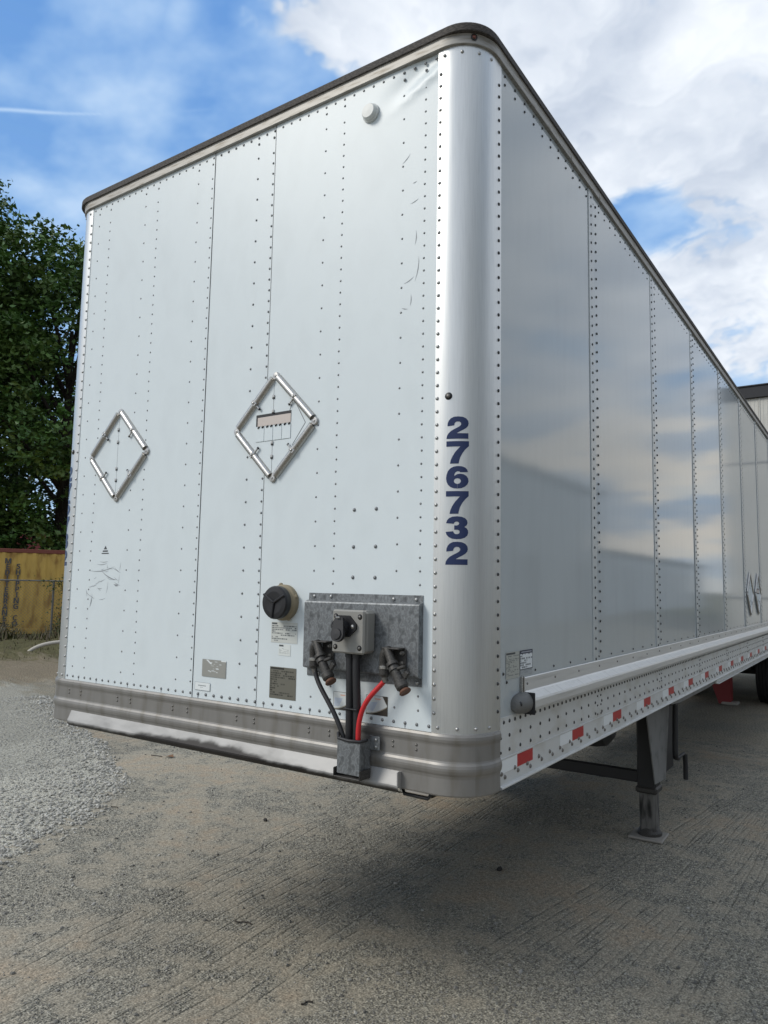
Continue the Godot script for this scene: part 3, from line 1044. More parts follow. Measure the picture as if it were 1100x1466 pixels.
	for x in [-1.01, -0.61, -0.36, -0.10, 0.30, 0.56, 1.01, -0.86]:
		var xx := roundf(x / 0.0504) * 0.0504 + 0.003
		sc.q(Vector3(xx - 0.001, 1.3035, 0.0006), Vector3(xx + 0.001, 1.3035, 0.0006), Vector3(xx + 0.004, 1.318, 0.0006), Vector3(xx - 0.004, 1.318, 0.0006))
	stuff(obj("scrape_marks", sc.mesh(), M.scuff, T))
	var tr := MB.new()
	tr.t3(Vector3(-0.852, 1.985, 0.001), Vector3(-0.825, 1.985, 0.001), Vector3(-0.8385, 2.003, 0.001))
	tr.q(Vector3(-0.860, 1.972, 0.001), Vector3(-0.817, 1.972, 0.001), Vector3(-0.817, 1.979, 0.001), Vector3(-0.860, 1.979, 0.001))
	tr.q(Vector3(-0.868, 1.961, 0.001), Vector3(-0.809, 1.961, 0.001), Vector3(-0.809, 1.966, 0.001), Vector3(-0.868, 1.966, 0.001))
	obj("warning_triangle", tr.mesh(), M.print_dark, T)
	# round white cover high on the right
	var cp := MB.new()
	cp.lathe([Vector2(0.040, 0.0), Vector2(0.040, 0.006), Vector2(0.034, 0.010), Vector2(0.033, 0.022), Vector2(0.029, 0.026), Vector2(0.0, 0.027)], 24, Transform3D(Basis(Vector3.RIGHT, PI / 2), Vector3(0.80, 3.781, 0.001)))
	obj("round_cover", cp.mesh(), M.cap_white, T)

var edge_noise := noise(61, 0.045, 4)

func worn_mix(x: float, y: float) -> float:     # 0 rubbed black, 1 clean steel
	var n := edge_noise.get_noise_1d(x * 100.0)
	var n2 := edge_noise.get_noise_2d(x * 260.0, y * 500.0)
	var reach := 0.034 * smoothstep(-0.66, -0.1, x) * (1.0 - 0.72 * smoothstep(0.05, 0.40, x)) * smoothstep(0.76, 0.6, x) + 0.004
	var top := 1.088 + reach * (1.0 + 0.5 * n)
	return smoothstep(top - 0.006, top + 0.012, y + n2 * 0.008)

func make_posts(T: Node3D) -> void:
	for side in [1.0, -1.0]:
		var mb := MB.new()
		var prev := []
		var angs := [-99.0]
		for k in 25:
			angs.append(PI / 2 * k / 24.0)
		angs.append(99.0)
		var rows := 30
		for i in angs.size() - 1:
			for j in rows:
				var y0 := lerpf(YB - 0.002, YT, float(j) / rows)
				var y1 := lerpf(YB - 0.002, YT, float(j + 1) / rows)
				var a := post_edge(angs[i], y0, side); var b := post_edge(angs[i + 1], y0, side)
				var c := post_edge(angs[i + 1], y1, side); var d := post_edge(angs[i], y1, side)
				var na := post_dir(angs[i], side); var nb := post_dir(angs[i + 1], side)
				if side > 0: mb.qs(a, b, c, d, na, nb, nb, na)
				else: mb.qs(b, a, d, c, nb, na, na, nb)
		var t0 := Vector3(side * 1.124, YB, -0.004); var t1 := Vector3(side * 1.124, YT, -0.004)
		var t2 := Vector3(side * 1.124, YT, 0.003); var t3 := Vector3(side * 1.124, YB, 0.003)
		if side > 0: mb.q(t0, t3, t2, t1)
		else: mb.q(t3, t0, t1, t2)
		# brushed texture runs up the post: uv from the arc length
		for k in mb.v.size():
			var p := mb.v[k]
			mb.uv[k] = Vector2(atan2(absf(p.x) - 1.145, p.z + 0.15) * 0.15, p.y)
		var post := obj("corner_post", mb.mesh(), M.brushed_alu, T)
		var rv := MB.new()
		for k in 51:
			var y := 1.371 + 0.05 * k
			if y > 3.87:
				break
			rv.dome(Vector3(side * 1.1335, y, 0.003), Vector3(0, 0, 1), 0.0074, 0.005)
		for a in [0.03, 0.5, 0.95, 1.35]:
			rv.dome(post_point(a, 1.322, side), post_dir(a, side), 0.0072, 0.005)
			rv.dome(post_point(a, 3.893, side), post_dir(a, side), 0.0072, 0.005)
		stuff(obj("post_rivets", rv.mesh(), M.rivet_bright, post))
		var rd := MB.new()
		for k in 51:
			var y := 1.371 + 0.05 * k
			if y > 3.87:
				break
			rd.dome(Vector3(side * 1.298, y, -0.178), Vector3(side, 0, 0), 0.0072, 0.005)
		stuff(obj("post_side_rivets", rd.mesh(), M.rivet_dark, post))
		# fleet number, one digit under the other
		var y_top := 2.447
		for ch in [2, 7, 6, 7, 3, 2]:
			var poly := digit_shape(ch)
			var db := MB.new()
			var a0 := deg_to_rad(10.8)
			var a1 := deg_to_rad(42.0)
			var hgt := 0.0835
			for s in 10:
				var strip := PackedVector2Array([Vector2(s * 0.1, -0.1), Vector2(s * 0.1 + 0.1, -0.1), Vector2(s * 0.1 + 0.1, 1.1), Vector2(s * 0.1, 1.1)])
				for piece in Geometry2D.intersect_polygons(poly, strip):
					if Geometry2D.is_polygon_clockwise(piece):
						continue
					var idx := Geometry2D.triangulate_polygon(piece)
					for k in range(0, idx.size(), 3):
						var tri := []
						for e in 3:
							var u: Vector2 = piece[idx[k + e]]
							var an := lerpf(a0, a1, u.x) if side > 0 else lerpf(a1, a0, u.x)
							tri.append([post_point(an, y_top - hgt * (1.0 - u.y), side, 0.0012), post_dir(an, side)])
						var want: Vector3 = tri[0][1]
						var face: Vector3 = (tri[1][0] - tri[0][0]).cross(tri[2][0] - tri[0][0])
						var order := [0, 2, 1] if face.dot(want) > 0 else [0, 1, 2]
						for e in order:
							db.put(tri[e][0], tri[e][1], Vector2.ZERO)
			obj("digit", db.mesh(), M.digit_blue, post)
			y_top -= 0.0925
		var pl := MB.new()
		var dir := post_dir(0.23, side)
		pl.dome(post_point(0.23, 2.525, side), dir, 0.0145, 0.006, 14)
		obj("grommet", pl.mesh(), M.black_rubber, post)
		var pc := MB.new()
		pc.dome(post_point(0.23, 2.525, side) + dir * 0.0035, dir, 0.0095, 0.004, 12)
		obj("plug", pc.mesh(), M.bolt_steel, post)

func post_edge(a: float, y: float, side: float) -> Vector3:
	var p: Vector3
	if a < -9.0: p = Vector3(side * 1.124, y, 0.003)
	elif a > 9.0: p = Vector3(side * 1.298, y, -0.201)
	else: p = post_point(a, y, side)
	# knocked in just below the roof rail
	if side > 0:
		var d := 0.010 * exp(-pow((y - (3.845 + 0.25 * (p.x - 1.124))) / 0.022, 2.0)) * smoothstep(1.30, 1.20, p.x) * smoothstep(1.13, 1.17, p.x)
		p.z -= d
	return p

func post_dir(a: float, side: float) -> Vector3:
	if a < -9.0: return Vector3(0, 0, 1)
	if a > 9.0: return Vector3(side, 0, 0)
	return Vector3(side * sin(a), 0, cos(a))

func make_roof(T: Node3D) -> void:
	var ps := nose(ZE, ZE, 0.155, 0.0)
	var mb := MB.new()
	mb.sweep(ps[0], ps[1], [Vector2(-0.006, 3.920), Vector2(0.013, 3.921), Vector2(0.0145, 3.923), Vector2(0.0155, 3.957), Vector2(0.018, 3.9605)])
	var rail := obj("roof_rail", mb.mesh(), M.roof_alu, T)
	var eb := MB.new()
	var pe := nose(ZE, ZE, 0.128, 0.0)
	eb.sweep(pe[0], pe[1], [Vector2(0.008, 3.9595), Vector2(0.021, 3.960), Vector2(0.0235, 3.963), Vector2(0.0225, 3.990), Vector2(0.017, 3.998), Vector2(0.004, 4.003), Vector2(-0.06, 4.007)])
	obj("roof_edge", eb.mesh(), M.roof_edge, T)
	var rb := MB.new()
	rb.box(Vector3(0, 3.986, ZE / 2 - 0.02), Vector3(HW * 2 - 0.03, 0.03, -ZE - 0.12))
	obj("roof_sheet", rb.mesh(), M.roof_grey, T)
	var d := post_dir(0.78, 1.0)
	var lb := MB.new()
	lb.lathe([Vector2(0.009, 0.0), Vector2(0.008, 0.004), Vector2(0.005, 0.007), Vector2(0.0, 0.008)], 18, Transform3D(Basis(Quaternion(Vector3.UP, d)), Vector3(1.140 + sin(0.78) * 0.155, 3.946, -0.155 + cos(0.78) * 0.155) + d * 0.015))
	var l := obj("marker_lamp", lb.mesh(), M.lamp_red, T)
	var hb := MB.new()
	hb.lathe([Vector2(0.013, 0.0), Vector2(0.013, 0.003), Vector2(0.009, 0.004)], 18, Transform3D(Basis(Quaternion(Vector3.UP, d)), Vector3(1.140 + sin(0.78) * 0.155, 3.946, -0.155 + cos(0.78) * 0.155) + d * 0.0155))
	obj("bezel", hb.mesh(), M.black_rubber, l)
	# joint sleeves of the roof rail along the right side
	for z in [-0.98, -1.42, -8.6]:
		var jb := MB.new()
		jb.box(Vector3(HW + 0.011, 3.941, z), Vector3(0.012, 0.034, 0.012), 0.002)
		obj("rail_joint", jb.mesh(), M.roof_alu, T)

func make_sides(T: Node3D) -> void:
	var R := Vector3(1, 0, 0)
	var tilts := [0.02, -0.05, 0.06, -0.02, 0.12, 0.08, 0.1, 0.1, 0.1, 0.1, 0.1, 0.1, 0.1, 0.1]
	var lean := [0.0, 0.06, 0.10, 0.02, 0.04, 0.0, 0.03, 0.0, 0.0, 0.0, 0.0, 0.0, 0.0, 0.0]
	var edges := [-0.199]
	var k := 0
	while SEAM0 - PITCH * k > ZE + 0.4:
		edges.append(SEAM0 - PITCH * k - 0.02)
		k += 1
	edges.append(ZE)
	for i in edges.size() - 1:
		var mb := MB.new()
		var z0: float = edges[i]
		var z1: float = edges[i + 1]
		var zc := (z0 + z1) / 2
		var yc := (1.335 + YT) / 2
		var tz := deg_to_rad(tilts[i])
		var ty := deg_to_rad(lean[i])
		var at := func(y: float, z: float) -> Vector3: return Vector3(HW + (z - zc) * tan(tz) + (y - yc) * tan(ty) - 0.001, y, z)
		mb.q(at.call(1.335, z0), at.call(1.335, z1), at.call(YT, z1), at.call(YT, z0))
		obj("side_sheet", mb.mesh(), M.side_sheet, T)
	var lb := MB.new()
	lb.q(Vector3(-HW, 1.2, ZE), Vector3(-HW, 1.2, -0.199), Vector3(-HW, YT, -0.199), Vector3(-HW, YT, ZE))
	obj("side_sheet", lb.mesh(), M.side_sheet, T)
	# joint straps with their double rows of rivets
	var near_rv := MB.new()
	var far_rv := MB.new()
	for s in edges.size() - 2:
		var z := SEAM0 - PITCH * s
		var mb := MB.new()
		mb.box(Vector3(HW + 0.0005, (1.335 + YT) / 2, z - 0.015), Vector3(0.005, YT - 1.335 - 0.002, 0.072), 0.0012)
		obj("joint_strap", mb.mesh(), M.strap_sheet, T)
		var rv := near_rv if s < 4 else far_rv
		var n := 49
		for q in n:
			var y := 1.465 + 0.05 * q
			rv.dome(Vector3(HW + 0.003, y + 0.018, z - 0.014), R, 0.0076, 0.0045, 8 if s < 4 else 5)
			rv.dome(Vector3(HW + 0.001, y, z - 0.095), R, 0.0076, 0.0045, 8 if s < 4 else 5)
	var z := -0.24
	while z > ZE + 0.1:
		var rv := near_rv if z > -5.0 else far_rv
		var sd := 8 if z > -5.0 else 5
		rv.dome(Vector3(HW, 3.898, z), R, 0.006, 0.0045, sd)
		if fmod(absf(z), 0.2) < 0.1 or true:
			rv.dome(Vector3(HW, 3.861, z), R, 0.006, 0.0045, sd)
		z -= 0.1
	z = -0.54
	while z > ZE + 0.1:
		var rv := near_rv if z > -5.0 else far_rv
		rv.dome(Vector3(HW, 1.492, z), R, 0.0055, 0.004, 6)
		z -= 0.205
	near_rv.dome(Vector3(HW, 1.501, -0.232), R, 0.0065, 0.0045)
	near_rv.dome(Vector3(HW, 1.468, -0.262), R, 0.0065, 0.0045)
	stuff(obj("side_rivets", near_rv.mesh(), M.rivet_dark, T))
	stuff(obj("far_side_rivets", far_rv.mesh(), M.rivet_dark, T))
	# lower sheets
	var kick := [-0.1995, -1.345]
	while kick[-1] > ZE + 1.3:
		kick.append(kick[-1] - PITCH)
	kick.append(ZE)
	for side in [1.0, -1.0]:
		for i in kick.size() - 1:
			var mb := MB.new()
			mb.box(Vector3(side * (HW - 0.004), 1.268, (kick[i] + kick[i + 1]) / 2), Vector3(0.010, 0.150, kick[i] - kick[i + 1] - 0.003), 0.001)
			obj("lower_sheet", mb.mesh(), M.kick_sheet, T)
			if side < 0: break
	var lr := MB.new()
	var RX := HW + 0.001
	z = -0.235
	var q := 0
	while z > -13.0:
		var sd := 8 if z > -4.0 else 5
		lr.dome(Vector3(RX, 1.324, z), R, 0.0078, 0.004, sd)
		if q % 2 == 1:
			lr.dome(Vector3(RX, 1.272, z), R, 0.0078, 0.004, sd)
			lr.dome(Vector3(RX, 1.220, z), R, 0.0078, 0.004, sd)
		z -= 0.0502
		q += 1
	for y in [1.270, 1.218]:
		lr.dome(Vector3(RX, y, -0.2035 - 0.006), R, 0.006, 0.004)
	for i in range(1, kick.size() - 1):
		for y in [1.30, 1.255, 1.212]:
			lr.dome(Vector3(RX, y, kick[i] + 0.022), R, 0.006, 0.004, 6)
			lr.dome(Vector3(RX, y, kick[i] - 0.03), R, 0.006, 0.004, 6)
	stuff(obj("lower_rivets", lr.mesh(), M.rivet_dark, T))
	# bottom rails
	for side in [1.0, -1.0]:
		var mb := MB.new()
		var p := PackedVector3Array([Vector3(side * HW, 0, -0.189 if side > 0 else ZE), Vector3(side * HW, 0, ZE if side > 0 else -0.189)])
		var o := PackedVector3Array([Vector3(side, 0, 0), Vector3(side, 0, 0)])
		mb.sweep(p, o, [Vector2(-0.06, 1.092), Vector2(0.015, 1.092), Vector2(0.016, 1.0935), Vector2(0.016, 1.0975), Vector2(0.014, 1.099), Vector2(0.003, 1.101), Vector2(0.0025, 1.190), Vector2(0.005, 1.1915), Vector2(0.005, 1.1965), Vector2(-0.01, 1.198)])
		var zc := -0.189
		var sq := [Vector3(side * (HW - 0.06), 1.092, zc), Vector3(side * (HW + 0.016), 1.092, zc), Vector3(side * (HW + 0.003), 1.101, zc), Vector3(side * (HW + 0.003), 1.198, zc), Vector3(side * (HW - 0.06), 1.198, zc)]
		for e in range(1, 4):
			if side > 0: mb.t3(sq[0], sq[e], sq[e + 1])
			else: mb.t3(sq[0], sq[e + 1], sq[e])
		mb.box(Vector3(side * (HW - 0.05), 1.145, (ZE - 0.2) / 2), Vector3(0.012, 0.10, -ZE - 0.24))
		var rail := obj("bottom_rail", mb.mesh(), M.kick_sheet, T)
		if side > 0:
			var bb := MB.new()
			z = -0.210
			q = 0
			while z > -13.0:
				var jig := 0.004 * sin(q * 2.3)
				bb.dome(Vector3(HW + 0.0025, 1.143 + jig, z), R, 0.0095, 0.007, 8 if z > -4 else 5)
				bb.dome(Vector3(HW + 0.0025, 1.127 + jig, z - 0.030), R, 0.0095, 0.007, 8 if z > -4 else 5)
				z -= 0.1185
				q += 1
			stuff(obj("bolts", bb.mesh(), M.bolt_steel, rail))
	z = -0.200
	while z > ZE + 0.5:
		for c in 2:
			var mb := MB.new()
			mb.box(Vector3(HW + 0.003, 1.166, z - 0.0755 - c * 0.151), Vector3(0.0016, 0.046, 0.150 if c == 0 else 0.151), 0.0)
			obj(["white_reflector", "red_reflector"][c], mb.mesh(), [M.reflector_white, M.reflector_red][c], T)
		z -= 0.6055
	# rub rail
	var rp := PackedVector3Array([Vector3(HW, 0, -0.412), Vector3(HW, 0, ZE + 0.05)])
	var ro := PackedVector3Array([R, R])
	var ub := MB.new()
	ub.sweep(rp, ro, [Vector2(0.001, 1.338), Vector2(0.010, 1.337), Vector2(0.036, 1.346), Vector2(0.044, 1.352), Vector2(0.047, 1.360), Vector2(0.047, 1.386), Vector2(0.044, 1.394), Vector2(0.012, 1.414), Vector2(0.008, 1.420), Vector2(0.007, 1.470), Vector2(0.005, 1.473), Vector2(0.001, 1.473)])
	ub.q(Vector3(HW + 0.0, 1.338, -0.412), Vector3(HW + 0.047, 1.36, -0.412), Vector3(HW + 0.047, 1.386, -0.412), Vector3(HW, 1.414, -0.412))
	var rub := obj("rub_rail", ub.mesh(), M.rub_alu, T)
	var cb := MB.new()
	var prof := []
	for e in 9:
		var a := PI / 2 * e / 8.0
		prof.append(Vector2(pow(cos(a), 0.62) * 0.047, pow(sin(a), 0.95) * 0.105))
	prof.append(Vector2(0.0, 0.1051))
	cb.lathe([Vector2(0.0, -0.012), Vector2(0.047, -0.012)] + prof, 20, Transform3D(Basis(Vector3.RIGHT, PI / 2).scaled(Vector3(0.80, 0.86, 0.95)), Vector3(HW + 0.010, 1.379, -0.399)))
	var cap := obj("end_cap", cb.mesh(), M.cap_grey, rub)
	var hb := MB.new()
	hb.dome(Vector3(HW + 0.029, 1.384, -0.3135), Vector3(0.55, 0.1, 0.83).normalized(), 0.012, 0.004, 12)
	obj("screw_hole", hb.mesh(), M.black_rubber, rub)
	var fb := MB.new()
	fb.box(Vector3(HW + 0.006, 1.447, -0.388), Vector3(0.012, 0.062, 0.007), 0.002)
	fb.box(Vector3(HW + 0.006, 1.447, -0.402), Vector3(0.012, 0.062, 0.005), 0.001)
	obj("end_bracket", fb.mesh(), M.steel_bright, rub)
	var gb := MB.new()
	gb.box(Vector3(HW + 0.026, 1.376, -0.4075), Vector3(0.056, 0.084, 0.006), 0.002)
	obj("gasket", gb.mesh(), M.black_rubber, rub)
	var rb := MB.new()
	z = -0.44
	while z > -13.0:
		rb.dome(Vector3(HW + 0.007, 1.447, z), R, 0.006, 0.004, 8 if z > -4 else 5)
		z -= 0.30
	stuff(obj("rub_rail_rivets", rb.mesh(), M.bolt_steel, rub))
	# rear frame
	var eb := MB.new()
	eb.box(Vector3(0, 2.55, ZE - 0.03), Vector3(2.6, 2.9, 0.05), 0.01)
	obj("rear_door", eb.mesh(), M.white_sheet, T)

# ------------------------------------------------------------------ placard holders
func make_placards(T: Node3D) -> void:
	placard(T, Transform3D(Basis.IDENTITY, Vector3(0.318, 2.503, 0.0)), true)
	placard(T, Transform3D(Basis.IDENTITY, Vector3(-0.768, 2.473, 0.0)), false)
	for z in [-6.56, -7.18]:
		placard(T, Transform3D(Basis(Vector3(0, 0, -1), Vector3.UP, Vector3(0.55, 0, 0)), Vector3(HW + 0.004, 1.815, z)), z < -7.0)

func placard(T: Node3D, xf: Transform3D, open: bool) -> void:
	var root := Node3D.new()
	root.name = numbered_part(T, "placard_holder")
	T.add_child(root, true)
	root.transform = xf
	var L := 0.232
	var pb := MB.new()
	var dia := PackedVector2Array([Vector2(0, -L + 0.012), Vector2(L - 0.012, 0), Vector2(0, L - 0.012), Vector2(-L + 0.012, 0)])
	pb.prism(dia, 0.003, Transform3D(Basis.IDENTITY, Vector3(0, 0, 0.0004)))
	obj("plate", pb.mesh(), M.white_sheet, root)
	var corners := [Vector3(0, L, 0), Vector3(L, 0, 0), Vector3(0, -L, 0), Vector3(-L, 0, 0)]
	for k in 4:
		var a: Vector3 = corners[k]
		var b: Vector3 = corners[(k + 1) % 4]
		var d := (b - a).normalized()
		var mb := MB.new()
		# half-round channel
		var out := Vector3(d.y, -d.x, 0) * -1.0
		var p0 := a + d * 0.022
		var p1 := b - d * 0.022
		var prev := []
		var prof := [Vector2(-0.016, 0.0), Vector2(-0.016, 0.009), Vector2(-0.011, 0.018), Vector2(0.0, 0.022), Vector2(0.011, 0.018), Vector2(0.016, 0.009), Vector2(0.016, 0.0)]
		var nrm := [Vector2(-1, 0), Vector2(-0.95, 0.3), Vector2(-0.6, 0.8), Vector2(0, 1), Vector2(0.6, 0.8), Vector2(0.95, 0.3), Vector2(1, 0)]
		var F := Vector3(0, 0, 1)
		for e in 6:
			var A: Vector3 = p0 + out * prof[e].x + F * prof[e].y
			var B: Vector3 = p0 + out * prof[e + 1].x + F * prof[e + 1].y
			var C: Vector3 = p1 + out * prof[e + 1].x + F * prof[e + 1].y
			var D: Vector3 = p1 + out * prof[e].x + F * prof[e].y
			var na: Vector3 = out * nrm[e].x + F * nrm[e].y
			var nb: Vector3 = out * nrm[e + 1].x + F * nrm[e + 1].y
			mb.qs(A, D, C, B, na, na, nb, nb) if (D - A).cross(B - A).dot(na + nb) > 0 else mb.qs(A, B, C, D, na, nb, nb, na)
			mb.t3(p0 + F * 0.0, A, B); mb.t3(p1, D, C)
		obj("frame_bar", mb.mesh(), M.steel_bright, root)
		var cb := MB.new()
		cb.lathe([Vector2(0.019, 0.0), Vector2(0.019, 0.006), Vector2(0.016, 0.010), Vector2(0.005, 0.011), Vector2(0.005, 0.014), Vector2(0.0, 0.0145)], 16, Transform3D(Basis(Vector3.RIGHT, PI / 2), a - a.normalized() * 0.006))
		obj("corner_cap", cb.mesh(), M.steel_bright, root)
		var mid := (a + b) * 0.5
		var kb := MB.new()
		var bs := Basis(d, out, F)
		kb.box(mid + F * 0.017, Vector3(0.020, 0.032, 0.010), 0.003, bs)
		kb.box(mid - out * 0.026 + F * 0.012, Vector3(0.007, 0.030, 0.007), 0.002, bs)
		kb.dome(mid + F * 0.022, F, 0.007, 0.005, 10)
		obj("clip", kb.mesh(), M.steel_bright, root)
		var tb := MB.new()
		tb.box(mid - out * 0.040 + F * 0.011, Vector3(0.012, 0.010, 0.009), 0.003, bs)
		obj("clip_tip", tb.mesh(), M.black_plastic, root)
	for y in [0.137, 0.071, -0.069, -0.129]:
		var hb := MB.new()
		hb.box(Vector3(-0.010, y, 0.006), Vector3(0.013, 0.013, 0.006), 0.002)
		obj("hinge", hb.mesh(), M.steel_bright, root)
		var h2 := MB.new()
		h2.box(Vector3(-0.010, y - 0.009, 0.0055), Vector3(0.013, 0.006, 0.004), 0.001)
		obj("hinge_pin", h2.mesh(), M.black_plastic, root)
	var sb := MB.new()
	if not open:
		sb.box(Vector3(-0.010, 0.0, 0.0036), Vector3(0.0014, 0.40, 0.0006))
		obj("fold_line", sb.mesh(), M.scuff, root)
		return
	sb.box(Vector3(-0.010, 0.118, 0.0036), Vector3(0.0014, 0.15, 0.0006))
	sb.box(Vector3(-0.010, -0.115, 0.0036), Vector3(0.0016, 0.19, 0.0006))
	obj("fold_line", sb.mesh(), M.print_dark, root)
	# window with the row of flip numbers
	var wb := MB.new()
	wb.box(Vector3(-0.008, 0.037, 0.0036), Vector3(0.206, 0.052, 0.0008))
	obj("window_slot", wb.mesh(), M.black_plastic, root)
	var bb := MB.new()
	bb.box(Vector3(-0.004, 0.030, 0.0042), Vector3(0.194, 0.040, 0.0010))
	obj("old_print", bb.mesh(), M.beige_print, root)
	for k in 4:
		var fb := MB.new()
		fb.box(Vector3(-0.085 + k * 0.0515, -0.028, 0.0050), Vector3(0.0495, 0.062, 0.0022), 0.0006)
		obj("number_flap", fb.mesh(), M.white_sheet, root)
		for e in 2:
			var rb := MB.new()
			rb.tube(PackedVector3Array([Vector3(-0.097 + k * 0.0515 + e * 0.024, 0.002, 0.0065), Vector3(-0.088 + k * 0.0515 + e * 0.024, 0.008, 0.0075)]), 0.0035, 6)
			obj("ring", rb.mesh(), M.black_plastic, root)
	var vb := MB.new()
	for s in [[Vector2(0.105, 0.115), Vector2(0.175, 0.0)], [Vector2(0.175, 0.0), Vector2(0.105, -0.09)], [Vector2(0.105, 0.115), Vector2(0.085, 0.062)]]:
		var mid2: Vector2 = (s[0] + s[1]) * 0.5
		var dd: Vector2 = (s[1] - s[0])
		var len := dd.length()
		dd = dd.normalized()
		vb.box(Vector3(mid2.x, mid2.y, 0.0037), Vector3(len, 0.0024, 0.0008), 0.0, Basis(Vector3(dd.x, dd.y, 0), Vector3(-dd.y, dd.x, 0), Vector3(0, 0, 1)))
	obj("cut_line", vb.mesh(), M.print_dark, root)

func numbered_part(p: Node, called: String) -> String:
	var key := "%d/%s" % [p.get_instance_id(), called]
	var k: int = part_names.get(key, 0)
	part_names[key] = k + 1
	return called if k == 0 else "%s_%03d" % [called, k]

func part_root(T: Node3D, called: String) -> Node3D:
	var root := Node3D.new()
	root.name = numbered_part(T, called)
	T.add_child(root, true)
	return root

func bez(a: Vector3, b: Vector3, c: Vector3, d: Vector3, n := 16) -> PackedVector3Array:
	var p := PackedVector3Array()
	for k in n + 1:
		p.push_back(a.bezier_interpolate(b, c, d, float(k) / n))
	return p

# ------------------------------------------------------------------ air and electric connections on the nose
func make_connections(T: Node3D) -> void:
	var F := Vector3(0, 0, 1)
	var FX := Basis(Vector3.RIGHT, PI / 2)
	# hat shaped galvanised plate
	var mb := MB.new()
	var x0 := 0.541; var x1 := 1.083
	var prof := [Vector2(0.003, 1.457), Vector2(0.004, 1.486), Vector2(0.028, 1.492), Vector2(0.031, 1.497), Vector2(0.031, 1.750), Vector2(0.028, 1.755), Vector2(0.004, 1.761), Vector2(0.003, 1.788)]
	mb.sweep(PackedVector3Array([Vector3(x0, 0, 0), Vector3(x1, 0, 0)]), PackedVector3Array([F, F]), prof)
	for side in [0, 1]:
		var x := x0 if side == 0 else x1
		for k in range(1, prof.size() - 2):
			var a := Vector3(x, prof[k].y, 0.0); var b := Vector3(x, prof[k].y, prof[k].x)
			var c := Vector3(x, prof[k + 1].y, prof[k + 1].x); var d := Vector3(x, prof[k + 1].y, 0.0)
			if side == 0: mb.q(a, b, c, d)
			else: mb.q(b, a, d, c)
	mb.q(Vector3(x0, 1.457, 0), Vector3(x1, 1.457, 0), Vector3(x1, 1.457, 0.003), Vector3(x0, 1.457, 0.003))
	mb.q(Vector3(x0, 1.788, 0.003), Vector3(x1, 1.788, 0.003), Vector3(x1, 1.788, 0), Vector3(x0, 1.788, 0))
	var plate := obj("connector_plate", mb.mesh(), M.galvanised, T)
	for p in [[0.57, 1.775], [0.655, 1.775], [0.955, 1.772], [1.055, 1.772], [1.063, 1.471], [0.60, 1.471]]:
		var bb := MB.new()
		bb.dome(Vector3(p[0], p[1], 0.0035), F, 0.0085, 0.006, 12)
		obj("bolt", bb.mesh(), M.rivet_bright, plate)
	# junction box
	var jb := MB.new()
	jb.box(Vector3(0.822, 1.648, 0.062), Vector3(0.146, 0.158, 0.062), 0.010)
	var jbox := obj("junction_box", jb.mesh(), M.box_grey, T)
	var lid := MB.new()
	lid.box(Vector3(0.820, 1.648, 0.102), Vector3(0.150, 0.162, 0.014), 0.007)
	obj("lid", lid.mesh(), M.box_grey, jbox)
	for p in [[-0.056, 0.056], [0.056, 0.056], [-0.056, -0.058], [0.056, -0.058]]:
		var sb := MB.new()
		sb.dome(Vector3(0.820 + p[0], 1.648 + p[1], 0.1092), F, 0.0105, 0.002, 14)
		obj("screw_well", sb.mesh(), M.black_plastic, jbox)
		var s2 := MB.new()
		s2.dome(Vector3(0.820 + p[0], 1.648 + p[1], 0.1110), F, 0.0065, 0.003, 10)
		obj("screw", s2.mesh(), M.bolt_steel, jbox)
	var hx := MB.new()
	var C := Vector3(0.806, 1.667, 0.1092)
	hx.prism(PackedVector2Array([Vector2(-0.056, 0.010), Vector2(-0.024, 0.041), Vector2(0.026, 0.041), Vector2(0.058, 0.010), Vector2(0.058, -0.008), Vector2(0.026, -0.038), Vector2(-0.024, -0.038), Vector2(-0.056, -0.008)]), 0.010, Transform3D(Basis.IDENTITY, C))
	obj("socket_flange", hx.mesh(), M.black_plastic, jbox)
	for sx in [-0.042, 0.044]:
		var eb := MB.new()
		eb.dome(C + Vector3(sx, 0.001, 0.0102), F, 0.0085, 0.004, 12)
		obj("flange_screw", eb.mesh(), M.rivet_bright, jbox)
	var sk := MB.new()
	sk.lathe([Vector2(0.028, 0.0), Vector2(0.028, 0.026), Vector2(0.0, 0.026)], 20, Transform3D(Basis(Vector3.RIGHT, PI / 2 + 0.2), C + Vector3(0, -0.002, 0.008)))
	obj("socket_barrel", sk.mesh(), M.black_plastic, jbox)
	var cv := MB.new()
	var flap := PackedVector2Array([Vector2(-0.017, 0.036), Vector2(0.017, 0.036), Vector2(0.022, 0.022)])
	for e in 13:
		var a := -PI * e / 12.0
		flap.push_back(Vector2(cos(a) * 0.029, -0.024 + sin(a) * 0.029))
	flap.push_back(Vector2(-0.022, 0.022))
	cv.prism(flap, 0.014, Transform3D(Basis(Vector3.RIGHT, -0.16), C + Vector3(0, -0.004, 0.030)))
	cv.lathe([Vector2(0.021, 0.0), Vector2(0.019, 0.005), Vector2(0.0, 0.006)], 18, Transform3D(Basis(Vector3.RIGHT, PI / 2 - 0.16), C + Vector3(0, -0.026, 0.048)))
	obj("socket_cover", cv.mesh(), M.black_rubber, jbox)
	var hp := MB.new()
	hp.box(C + Vector3(0, 0.0345, 0.0445), Vector3(0.018, 0.006, 0.003), 0.001)
	obj("hinge_pin", hp.mesh(), M.steel_bright, jbox)
	var gl := MB.new()
	for x in [0.805, 0.838]:
		gl.lathe([Vector2(0.0175, 0.0), Vector2(0.0175, 0.012), Vector2(0.020, 0.013), Vector2(0.020, 0.024)], 14, Transform3D(Basis.IDENTITY, Vector3(x, 1.551, 0.072)))
	obj("cable_gland", gl.mesh(), M.black_plastic, jbox)
